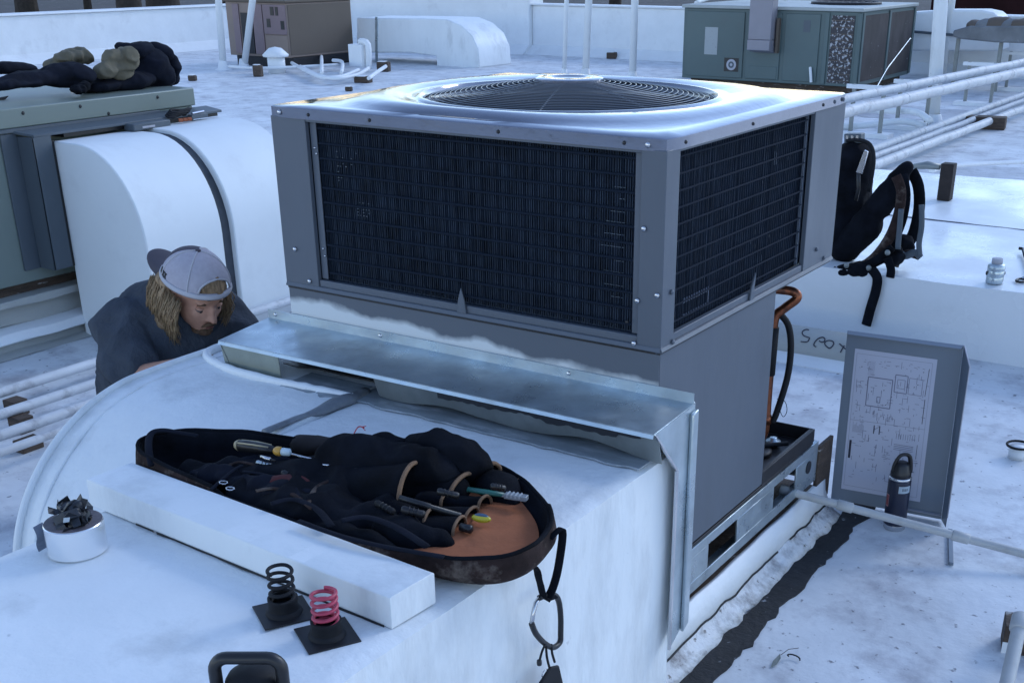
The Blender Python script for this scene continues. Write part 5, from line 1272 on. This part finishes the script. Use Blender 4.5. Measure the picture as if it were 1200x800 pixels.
strap([(1077, 300), (1065, 297), (1052, 303), (1048, 312)], .022, brown_cloth, 'webbing', dy=-.05)
strap([(1046, 290), (1030, 303), (1012, 312)], .020, black_cloth, 'webbing', dy=-.14)
strap([(975, 316), (985, 324), (1000, 326), (1015, 322)], .026, black_cloth, 'waist_belt', .6, dy=-.16)
strap([(1000, 318), (1025, 306), (1040, 298), (1055, 290)], .030, black_cloth, 'waist_belt', .6, dy=-.10)
strap([(1022, 316), (1028, 326), (1026, 342), (1020, 362), (1015, 381)], .026, black_cloth, 'hanging_strap', .3, dy=-.20)
strap([(1040, 302), (1044, 315), (1043, 325)], .022, black_cloth, 'hanging_strap', .4, dy=-.18)
mb = MB(); EB(1008, 316, -.14, .07, .05, .035); EB(1045, 300, -.08, .06, .05, .04); EB(1058, 286, .0, .06, .05, .04); EB(992, 318, -.14, .05, .04, .03)
blob('belt_padding', mb, black_cloth, bp, vox=.007, it=3, disp=.010, dscale=20)
for x, y in ((992, 311), (1018, 314), (1040, 296)): MB().sphere(yb(x, y, -.19), (.014, .010, .014)).build('buckle', galvd, bp, smooth=True)
t = thing('snips', 'silver bladed snips clipped in the side of the black backpack', 'snips', tuple(yb(1008, 190, -.05)))
MB().prism([yb(1013, 176, -.02), yb(1017, 178, -.02), yb(1010, 204, -.02), yb(1003, 202, -.02)], (0, .012, 0)).build('blade', chrome, t, bevel=.001)
MB().tube([yb(1006, 203, -.02), yb(1006, 222, .0), yb(1003, 235, .0)], .010, 8).build('handle', blackm, t, smooth=True)
t = thing('tool_bits_case', 'small dark case with bright bits standing in the top of the backpack', 'bit case', tuple(yb(996, 160, .1)))
MB().prism([yb(989, 157, .1), yb(1009, 157, .1), yb(1009, 168, .1), yb(989, 168, .1)], (0, .06, 0)).build('case_body', greytrim, t, bevel=.004)
for k in range(3): MB().prism([yb(991+6*k, 159, .095), yb(994+6*k, 159, .095), yb(994+6*k, 163, .095), yb(991+6*k, 163, .095)], (0, .006, 0)).build('bit', chrome, t)

# ================================================================ DISTANT PARAPETS
def parapet(name, label, x0, x1, y0, y1, z):
    t = thing(name, label, 'parapet', ((x0+x1)/2, (y0+y1)/2, 0))
    MB().box(x0, x1, y0, y1, 0, z).build('wall_face', white, t, bevel=.02)
    if x1-x0 > y1-y0: MB().box(x0, x1, y0-.05, y1+.02, z, z+.03).build('coping', white, t, bevel=.01); MB().prism([V(x0, y0, .001), V(x0, y0-.25, .001), V(x0, y0, .16)], (x1-x0, 0, 0)).build('cant_strip', white, t)
    else: MB().box(x0-.02, x1+.05, y0, y1, z, z+.03).build('coping', white, t, bevel=.01); MB().prism([V(x1, y0, .001), V(x1+.25, y0, .001), V(x1, y0, .16)], (0, y1-y0, 0)).build('cant_strip', white, t)
parapet('parapet_wall', 'long low white parapet along the far left roof edge behind the coat', -18.9, -18.5, -12, 17.9, .78)
parapet('parapet_wall', 'white parapet along the back roof edge behind the green unit', -12.3, 13.9, 18.0, 18.35, .86)
parapet('parapet_wall', 'taller white parapet block at the back corner behind the white elbow duct', -19, -12.3, 17.9, 18.4, 1.15)
# ================================================================ BACKGROUND GREEN UNIT
YG = 14.2
def gx(px, y=YG): return aty(px, 60, y).x
def gzv(px, py, y=YG): return aty(px, py, y).z
gu = thing('packaged_unit', 'green rooftop unit with rusted white flecked coil at the back right', 'air conditioner', (-5.8, 15.2, 0))
x0, x1, y0, y1, zt = -7.15, -4.51, YG, 16.55, 1.05
MB().box(x0, x1, y0, y1, .10, zt).build('cabinet', greenp, gu, bevel=.01)
MB().box(x0-.03, x1+.03, y0-.03, y1+.03, zt, zt+.045).build('roof_cap', mat('pale_green_cap', (.36, .39, .38), .5, var=.1), gu, bevel=.01)
MB().box(x0+.1, x1-.1, y0+.1, y1-.1, 0, .10).build('base_curb', wood, gu)
MB().lathe((x1-.72, y0+1.35, zt+.045), [(.50, 0), (.50, .03), (.46, .035), (.44, .01), (.001, .008)], 36).build('fan_ring', dsteel, gu, smooth=True)
for k in range(9): MB().tube([V(x1-.72-.42+.105*k, y0+1.35-.2, zt+.07), V(x1-.72-.42+.105*k, y0+1.35+.2, zt+.07)], .006, 5).build('fan_guard_bar', dsteel, gu)
sections = [(803, 872), (874, 915), (918, 960)]
for a_, b_ in sections: MB().box(gx(a_)+.01, gx(b_)-.01, y0-.018, y0-.001, .14, zt-.04).build('door_panel', greenp, gu, bevel=.006)
flk = mat('flecked_coil', (.05, .045, .05), .7, var=.4, vscale=6, speck=.40, speckcol=(.45, .46, .48), sscale=26, stretch=(1, 1, .3))
rst = mat('dark_rusty_coil', (.045, .038, .038), .8, var=.5, vscale=5, speck=.26, speckcol=(.35, .34, .36), sscale=16, stretch=(1, 1, .4))
MB().box(gx(972), gx(1003)-.05, y0-.012, y0-.002, .14, zt-.05).build('coil_panel', flk, gu)
for px in (967, 1005): MB().box(gx(px)-.03, gx(px)+.03, y0-.02, y0-.003, .12, zt-.02).build('corner_frame', greenp, gu, bevel=.004)
for k in range(10): MB().box(gx(972), gx(1003)-.05, y0-.016, y0-.0125, .17+.085*k, .178+.085*k).build('coil_rib', beiged, gu)
for (a_, b_) in ((y0+.12, y0+1.10), (y0+1.20, y1-.12)):
    MB().box(x1+.002, x1+.012, a_, b_, .16, zt-.05).build('coil_panel', rst, gu)
for y_ in (y0+.06, y0+1.15, y1-.06): MB().box(x1+.003, x1+.025, y_-.035, y_+.035, .12, zt-.02).build('corner_frame', greenp, gu, bevel=.004)
bxm = mat('grey_box_paint', (.25, .24, .27), .5, var=.05)
MB().box(gx(883), gx(909), y0-.22, y0-.02, gzv(895, 46), zt+.33).build('control_box', bxm, gu, bevel=.01)
MB().prism([V(gx(883), y0-.24, gzv(895, 46)), V(gx(883), y0-.24, gzv(895, 58)), V(gx(883), y0-.02, gzv(895, 62)), V(gx(883), y0-.02, gzv(895, 46))], (gx(909)-gx(883), 0, 0)).build('box_hood', bxm, gu, bevel=.008)
MB().box(gx(911), gx(914), y0-.10, y0-.02, gzv(912, 62), zt-.1).build('conduit', beiged, gu, bevel=.004)
lp_ = MB().box(gx(826), gx(841), y0-.021, y0-.019, gzv(833, 64), gzv(833, 32)).build('rating_plate', mat('plate_grey', (.32, .35, .36), .5, speck=.3, speckcol=(.2, .2, .22), sscale=40), gu)
MB().box(gx(850), gx(867), y0-.021, y0-.019, gzv(858, 84), gzv(858, 68)).build('round_sign_plate', blackm, gu)
MB().lathe((gx(858.5), y0-.021, gzv(858, 76)), [(.001, 0), (.075, 0), (.075, .003), (.001, .004)], 24, V(0, -1, 0)).build('round_sign', capl, gu)
MB().lathe((gx(858.5), y0-.0245, gzv(858, 76)), [(.02, 0), (.045, 0), (.045, .001), (.02, .001), (.02, 0)], 20, V(0, -1, 0), cap=False).build('round_emblem', greytrim, gu)
MB().box(gx(940), gx(948), y0-.021, y0-.019, gzv(944, 38), gzv(944, 24)).build('faded_label', greytrim, gu)
MB().box(gx(880), gx(912), y0-.024, y0-.019, .15, gzv(895, 78)).build('lower_hatch', greenp, gu, bevel=.004)
MB().tube(smoothpath([V(gx(955), y0-.05, .14), V(gx(954), y0-.06, .25), V(gx(952), y0-.03, .33)], 4), .02, 8).build('white_stain', white, gu)
t = thing('rooftop_bracket', 'white curved bar on the top left of the green unit', 'bracket', (x0+.4, y0+.9, zt))
MB().tube(smoothpath([V(x0-.02, y0+.4, zt+.05), V(x0+.05, y0+.9, zt+.12), V(x0+.4, y0+1.3, zt+.14), V(x0+1.0, y0+1.35, zt+.1)], 5), .03, 8).build('bar', white, t, smooth=True)
t = thing('guy_wire', 'thin wire slanting down in front of the right side of the green unit', 'wire', (x1, 15, 0))
MB().tube([aty(1067, 45, 15.2), aty(1040, 80, 14.2), aty(1026, 105, 13.4)], .007, 5).build('wire', galv, t)
# ================================================================ BEIGE UNIT, ELBOW DUCT AND CLUTTER AT BACK LEFT
bu = thing('beige_unit', 'tan rooftop unit with mauve side panel at the back left', 'air conditioner', (-14.6, 13.8, 0))
bx0, bx1, by0, by1 = -15.35, -13.95, 13.15, 14.75; bz = aty(335, 4, by0).z
MB().box(bx0, bx1, by0, by1, .16, bz).build('cabinet', beige, bu, bevel=.012)
MB().box(bx0-.03, bx1+.03, by0-.03, by1+.03, bz, bz+.04).build('roof_cap', beiged, bu, bevel=.01)
bX = lambda px: aty(px, 50, by0).x
bZ = lambda py: aty(310, py, by0).z
MB().box(bX(312), bx1-.01, by0-.02, by0-.002, bZ(40), bz-.03).build('mauve_panel', pinkish, bu, bevel=.005)
MB().box(bX(312), bx1-.01, by0-.015, by0-.002, .2, bZ(41)).build('lower_panel', beige, bu, bevel=.005)
MB().box(bX(277), bX(284), by0-.02, by0-.002, .2, bz-.03).build('side_strip', pinkish, bu, bevel=.004); MB().box(bX(286), bX(299), by0-.02, by0-.002, .2, bZ(16)).build('dark_louvre', dsteel, bu)
MB().box(bX(300), bX(311), by0-.02, by0-.002, .2, bz-.03).build('side_strip', pinkish, bu, bevel=.004)
for (a_, b_, c_, d_) in ((321, 325, 8, 18), (327, 330, 8, 18), (316, 320, 22, 32), (332, 336, 24, 34)): MB().box(bX(a_), bX(b_), by0-.026, by0-.0205, bZ(d_), bZ(c_)).build('vent_slot', blackm, bu)
for k in range(9): MB().box(bx1+.001, bx1+.012, by0+.1, by1-.1, .26+.0*k, .27).build('side_seam', beiged, bu) if k == 0 else None
MB().box(bx1+.002, bx1+.010, by0+.03, by1-.03, .2, bz-.03).build('side_panel', beiged, bu, bevel=.003)
MB().box(bx0+.1, bx1+.02, by0+.05, by1-.05, 0, .16).build('base_rail', dsteel, bu)
we = thing('white_elbow', 'white duct elbow bending down to the roof right of the tan unit', 'duct', (-12.6, 15, 0))
YE = 14.9
ez = lambda px, py: aty(px, py, YE)
pts = [ez(418, 21), ez(500, 22), ez(523, 23), ez(540, 30), ez(553, 42), ez(560, 58), ez(562, 80), ez(512, 82), ez(511, 66), ez(480, 62), ez(418, 62)]
MB().prism(pts, (0, .95, 0)).build('elbow_skin', duct_white, we, bevel=.02)
MB().prism([ez(441, 20), ez(443, 20), ez(443, 76), ez(441, 76)], (0, -.03, 0)).build('strap', galv, we)
def up_pole(px0, py0, px1, py1, r, label, flare=True):
    b0 = atz(px0, py0, 0); dd = aty(px1, py1, b0.y)-b0; k = 3.2/dd.z if dd.z else 1
    t = thing('vent_pole', label, 'pole', tuple(b0))
    MB().tube([b0, b0+dd*k], r, 14).build('pipe', duct_white, t, smooth=True)
    if flare: MB().lathe(b0, [(r*2.6, 0), (r*1.6, .03), (r*1.15, .14), (r, .15)], 18, cap=False).build('base_flashing', white, t, smooth=True)
    return t
up_pole(262, 82, 256, 0, .055, 'upright white pole left of the tan unit')
up_pole(286, 80, 296, 0, .055, 'leaning white pole in front of the mauve panel of the tan unit')
up_pole(661, 92, 664, 0, .035, 'thin white pole, leftmost of three behind the fan grille')
up_pole(686, 92, 690, 0, .055, 'white pole, middle of three behind the fan grille')
up_pole(741, 96, 744, 0, .055, 'white pole, rightmost of three behind the fan grille, nearest the green unit')
c = atz(325, 86, 0); t = thing('roof_vent', 'white mushroom roof vent in front of the tan unit', 'roof vent', tuple(c))
MB().lathe(c, [(.14, 0), (.14, .26), (.001, .26)], 20).build('stack', white, t, smooth=True); MB().lathe(c, [(.20, .25), (.21, .28), (.10, .38), (.001, .40)], 20).build('cap', white, t, smooth=True)
c = atz(421, 84, 0); t = thing('white_box', 'small white electrical box right of the tan unit', 'electrical box', tuple(c))
MB().box(-.12, .16, -.1, .1, .08, .42, Matrix.Translation(c)).build('box_body', white, t, bevel=.01); MB().tube(smoothpath([c+V(.20, 0, .05), c+V(.22, 0, .42), c+V(.05, 0, .46)], 4), .05, 8).build('bent_pipe', white, t, smooth=True)
for i, (pts, lb) in enumerate(((((268, 72), (300, 74), (340, 73), (396, 70)), 'long straight white pipe crossing before the tan unit'), (((342, 68), (360, 78), (378, 85), (400, 84), (420, 76)), 'sagging white pipe curving before the tan unit'), (((352, 72), (372, 82), (392, 86), (418, 82), (432, 74)), 'lower sagging white pipe before the tan unit'),
                               (((362, 55), (368, 61), (376, 60), (377, 82)), 'small bent white pipe rising beside the tan unit'), (((432, 88), (440, 82), (452, 74)), 'short white pipe slanting right of the small white box'), (((400, 82), (401, 69), (390, 67)), 'small white stub pipe at the right end of the tan unit'))):
    P_ = [atz(x, y+6 if i in (0, 1, 2) else y+4, .10 if i < 3 else .14) for x, y in pts]
    t = thing('small_pipe', lb, 'pipe', tuple(P_[0])); MB().tube(smoothpath(P_, 5), .028 if i != 0 else .022, 8).build('pipe', white, t, smooth=True)
for (px, py, sx_, h_, lb) in ((303, 90, .07, .17, 'dark wood block in front of the leaning white pole'), (426, 97, .12, .09, 'dark rounded block on the roof left of the fan cover'), (450, 84, .10, .15, 'dark block beneath the white elbow duct'), (717, 69, .09, .11, 'small brown block on the roof between poles at the back'), (226, 95, .06, .08, 'small dark pipe stub behind the air handler'), (409, 107, .05, .06, 'tiny dark bracket left of the fan cover')):
    c = atz(px, py, 0); t = thing('wood_block', lb, 'block', tuple(c))
    MB().box(-sx_, sx_, -sx_*.7, sx_*.7, 0, h_, Matrix.Translation(c) @ Matrix.Rotation(.3, 4, 'Z')).build('block', wood, t, bevel=.015)
    MB().box(-sx_*.8, sx_*.5, -sx_*.71, sx_*.5, h_, h_+.012, Matrix.Translation(c) @ Matrix.Rotation(.3, 4, 'Z')).build('paint_crust', white, t, bevel=.004)
# small black tip behind the grille
c = atz(656, 92, 0)
# ================================================================ RIGHT BACKGROUND: PIPES, POLES, PLATFORM
up_pole(1092, 150, 1103, 0, .075, 'thick white pole standing by the pipe racks at right')
t = up_pole(1104, 92, 1116, 0, .050, 'thinner white pole behind the thick one at right', False)
for (z, a_, b_, r, lb) in ((.60, (980, 118), (1200, 73), .042, 'upper white pipe, farther of the raised pair at right'), (.56, (980, 134), (1200, 84), .050, 'upper white pipe, nearer of the raised pair at right'),
                          (.12, (1010, 180), (1200, 111), .040, 'lower white pipe, farthest of three near the roof at right'), (.10, (1010, 189), (1200, 118), .030, 'lower white pipe, middle of three near the roof at right'), (.09, (1005, 201), (1200, 127), .042, 'lower white pipe, nearest of three near the roof at right')):
    A, B = atz(*a_, z), atz(*b_, z); A = A-(B-A)*.25; B = B+(B-A)*.45
    t = thing('roof_pipe', lb, 'pipe', tuple(A), 'white pipe runs at right')
    n = 30; pa = [A.lerp(B, k/n)+V(.012*noise.noise(V(k*.5, z*30, 0)), 0, .010*noise.noise(V(k*.6, z*20, 4))) for k in range(n+1)]
    MB().tube(pa, r, 14).build('pipe', pipew, t, smooth=True)
    for k in (9, 19): MB().tube([pa[k], pa[k].lerp(pa[k+1], .10)], r*1.06, 12).build('clamp', pipew, t)
for i, (px, py, lb) in enumerate(((1067, 152, 'first metal stand under the raised pipes, near the unit'), (1145, 124, 'middle metal stand under the raised pipes, by the wet roof patch'), (1192, 107, 'right metal stand under the raised pipes at the picture edge'), (1013, 160, 'metal stand under the raised pipes close behind the big unit'))):
    c = atz(px, py, 0); t = thing('pipe_stand', lb, 'pipe stand', tuple(c), 'metal stands under the raised pipes')
    for s_ in (-.16, .16): MB().box(s_-.018, s_+.018, -.018, .018, 0, .52, Matrix.Translation(c)).build('leg', galvd, t)
    MB().box(-.24, .24, -.022, .022, .495, .535, Matrix.Translation(c+V(0, 0, -.02))).build('crossbar', white, t)
    MB().box(-.28, .28, -.1, .1, 0, .045, Matrix.Translation(c)).build('foot_board', white, t)
c = atz(1160, 151, 0); t = thing('wood_sleeper', 'dark brown wood sleeper under the lower pipes at right', 'sleeper', tuple(c))
MB().box(-.30, .16, -.10, .10, 0, .13, Matrix.Translation(c) @ Matrix.Rotation(.15, 4, 'Z')).build('block', wood, t, bevel=.01)
for i, (p0, p1, z, lb) in enumerate((((1040, 130), (1090, 142), .16, 'curved white pipe branching toward the thick pole'), ((1000, 148), (1085, 148), .08, 'thin white pipe low behind the raised pipes'))):
    A, B = atz(*p0, z), atz(*p1, z); t = thing('small_pipe', lb, 'pipe', tuple(A)); MB().tube(smoothpath([A-V(.6, .2, 0), A, A.lerp(B, .6)+V(0, .1, .04), B], 5), .035, 8).build('pipe', duct_white, t, smooth=True)
# platform with bags
YP = 15.5
pz = lambda px, py, y=YP: aty(px, py, y)
t = thing('raised_platform', 'weathered grey tray on thin legs standing at the upper right', 'platform', tuple(pz(1160, 75)))
MB().prism([pz(1117, 36), pz(1135, 31), pz(1225, 31), pz(1225, 52), pz(1165, 50), pz(1125, 46), pz(1116, 43)], (0, 1.2, 0)).build('tray', mat('weathered_tray', (.17, .18, .19), .7, var=.3, vscale=4, dark=(.5, .52, .55), damt=.8, dscale=3), t, bevel=.02)
for px in (1168, 1117): MB().box(-.025, .025, -.02, .02, 0, pz(px, 46).z, Matrix.Translation(V(pz(px, 60).x, YP+.2, 0))).build('leg', galvd, t)
random.seed(14)
for i, (px, r, lb) in enumerate(((1143, .10, 'leftmost grey lump on the raised platform'), (1155, .13, 'second lump from the left on the raised platform'), (1168, .15, 'middle brownish lump on the raised platform'), (1180, .13, 'fourth lump on the raised platform'), (1192, .12, 'rightmost pale lump on the raised platform'))):
    mb = MB(); c = pz(px, 31, YP+.25); mb.sphere(c, (r*1.2, r*1.3, r*.75), 12, 8); mb.sphere(c+V(r*.7, 0, .02), (r, r, r*.6), 12, 8)
    tag(blob('sandbag', mb, bpy.data.materials['weathered_tray'] if i % 2 else beiged, None, vox=.03, it=2, disp=.02, dscale=5, loc=tuple(c)), lb, 'sandbag', 'lumpy bags on the raised platform')
t = thing('low_duct', 'white duct with rounded end in front of the back parapet at upper right', 'duct', (-5, 17.4, 0))
q_ = lambda px, py: aty(px, py, 17.2)
pts = [q_(1060, 15), q_(1110, 12), q_(1150, 12), q_(1164, 15), q_(1170, 20), q_(1172, 60), q_(1060, 60)]
MB().prism(pts, (0, .6, 0)).build('skin', white, t, bevel=.03)
tag(MB().tube([aty(1065, 37, 17.15), aty(1125, 42, 17.15)], .02, 6).build('dark_pipe', greytrim, loc=(-5, 17.1, .4)), 'thin grey pipe along the white wall left of the raised platform', 'pipe')
# ================================================================ BEYOND THE ROOF
t = thing('brick_building', 'dark maroon brick building beyond the roof at upper right', 'building', (20, 62, -3.2))
MB().box(-17, 60, 60, 80, -3.2, 5.5).build('wall', maroon, t)
for k in range(10): MB().box(-9+k*6.5, -5.5+k*6.5, 59.9, 59.99, -1.9, -.2).build('window', glassd, t)
MB().box(-17, 60, 59.8, 60, 5.3, 5.9).build('cornice', beiged, t)
def tree(x, y, h_, r, label, sp=4):
    t = thing('tree', label, 'tree', (x, y, -3.2), 'trees beyond the parapet')
    b0 = V(x, y, -3.2); MB().tube([b0, b0+V(.1, 0, h_*.3), b0+V(-.1, .1, h_*.62), b0+V(0, 0, h_*.85)], [r*1.3, r, r*.7, r*.2], 10).build('trunk', bark, t, smooth=True)
    for k in range(6):
        a_ = k*1.05; q0 = b0+V(0, 0, h_*(.35+.06*k)); MB().tube([q0, q0+V(cos(a_)*sp*.4, sin(a_)*sp*.4, h_*.12), q0+V(cos(a_)*sp*.8, sin(a_)*sp*.8, h_*.2)], [r*.45, r*.3, r*.08], 6).build('limb', bark, t)
    mb = MB(); cl_ = [V(random.gauss(0, sp*.5), random.gauss(0, sp*.5), h_*random.uniform(.45, 1.0)) for _ in range(26)]
    for c_ in cl_:
        for _ in range(70):
            p = b0+c_+V(random.gauss(0, .7), random.gauss(0, .7), random.gauss(0, .5)); u_ = V(random.gauss(0, 1), random.gauss(0, 1), random.gauss(0, 1)).normalized()*.22; v_ = u_.cross(V(random.random(), random.random(), 1)).normalized()*.16
            mb.add([p-u_, p-v_, p+u_, p+v_], [(0, 1, 2, 3)])
    mb.build('crown', leafm, t, kind='stuff'); return t
random.seed(30)
for (px, d_, h_, r, lb) in ((30, 62, 11, .55, 'thick tree trunk leftmost beyond the left parapet'), (102, 70, 10, .22, 'thin tree trunk second from left beyond the left parapet'), (150, 55, 12, .55, 'dark forked tree trunk beyond the parapet above the coat'), (190, 60, 11, .8, 'stout tree trunk right of the forked one beyond the parapet'), (-60, 66, 12, .5, 'tree beyond the parapet left of the picture edge'), (262, 95, 13, .3, 'tree beyond the corner just left of the tan unit'), (430, 100, 14, .35, 'tree beyond the roof right of the tan unit'), (500, 90, 11, .3, 'tree beyond the roof over the flat run of the white elbow duct'), (630, 105, 15, .35, 'tall tree beyond the roof left of the thin white pole'), (345, 75, 13, .4, 'tree beyond the back corner behind the tan unit'), (560, 80, 12, .4, 'tall tree behind the white elbow duct, beyond the roof'), (720, 85, 10, .4, 'tree beyond the back parapet above the middle pole')):
    p = CAM+ray(px, 8)*d_; tree(p.x, p.y, h_, r, lb)
def car(px, d_, m_, lb, rz):
    p = CAM+ray(px, 3)*d_; c = V(p.x, p.y, -3.2); t = thing('parked_car', lb, 'car', tuple(c)); t['group'] = 'cars parked beyond the roof'
    M = Matrix.Translation(c) @ Matrix.Rotation(rz, 4, 'Z')
    pr_ = [(-2.2, .35), (-2.25, .75), (-1.5, .95), (-.9, 1.42), (.7, 1.45), (1.4, .98), (2.2, .85), (2.25, .35)]
    MB().prism([M @ V(x, -.85, z) for x, z in pr_], M.to_3x3() @ V(0, 1.7, 0)).build('car_body', m_, t, bevel=.06)
    MB().prism([M @ V(x, -.86, z) for x, z in ((-1.35, .98), (-.85, 1.35), (.65, 1.38), (1.2, 1.0))], M.to_3x3() @ V(0, 1.72, 0)).build('window', glassd, t)
    for x in (-1.4, 1.4):
        for y in (-.87, .70): MB().lathe(M @ V(x, y, .33), [(.02, 0), (.33, 0), (.33, .17), (.02, .17)], 16, M.to_3x3() @ V(0, 1, 0)).build('wheel', rubber, t)
car(668, 60, carred, 'dark red car parked beyond the back parapet', .5); car(216, 62, carwhite, 'white car parked beyond the left parapet', .9); car(770, 58, cardark, 'dark car parked beyond the parapet left of the green unit', .3); car(735, 66, carred, 'second dark red car parked behind the dark one', .3)
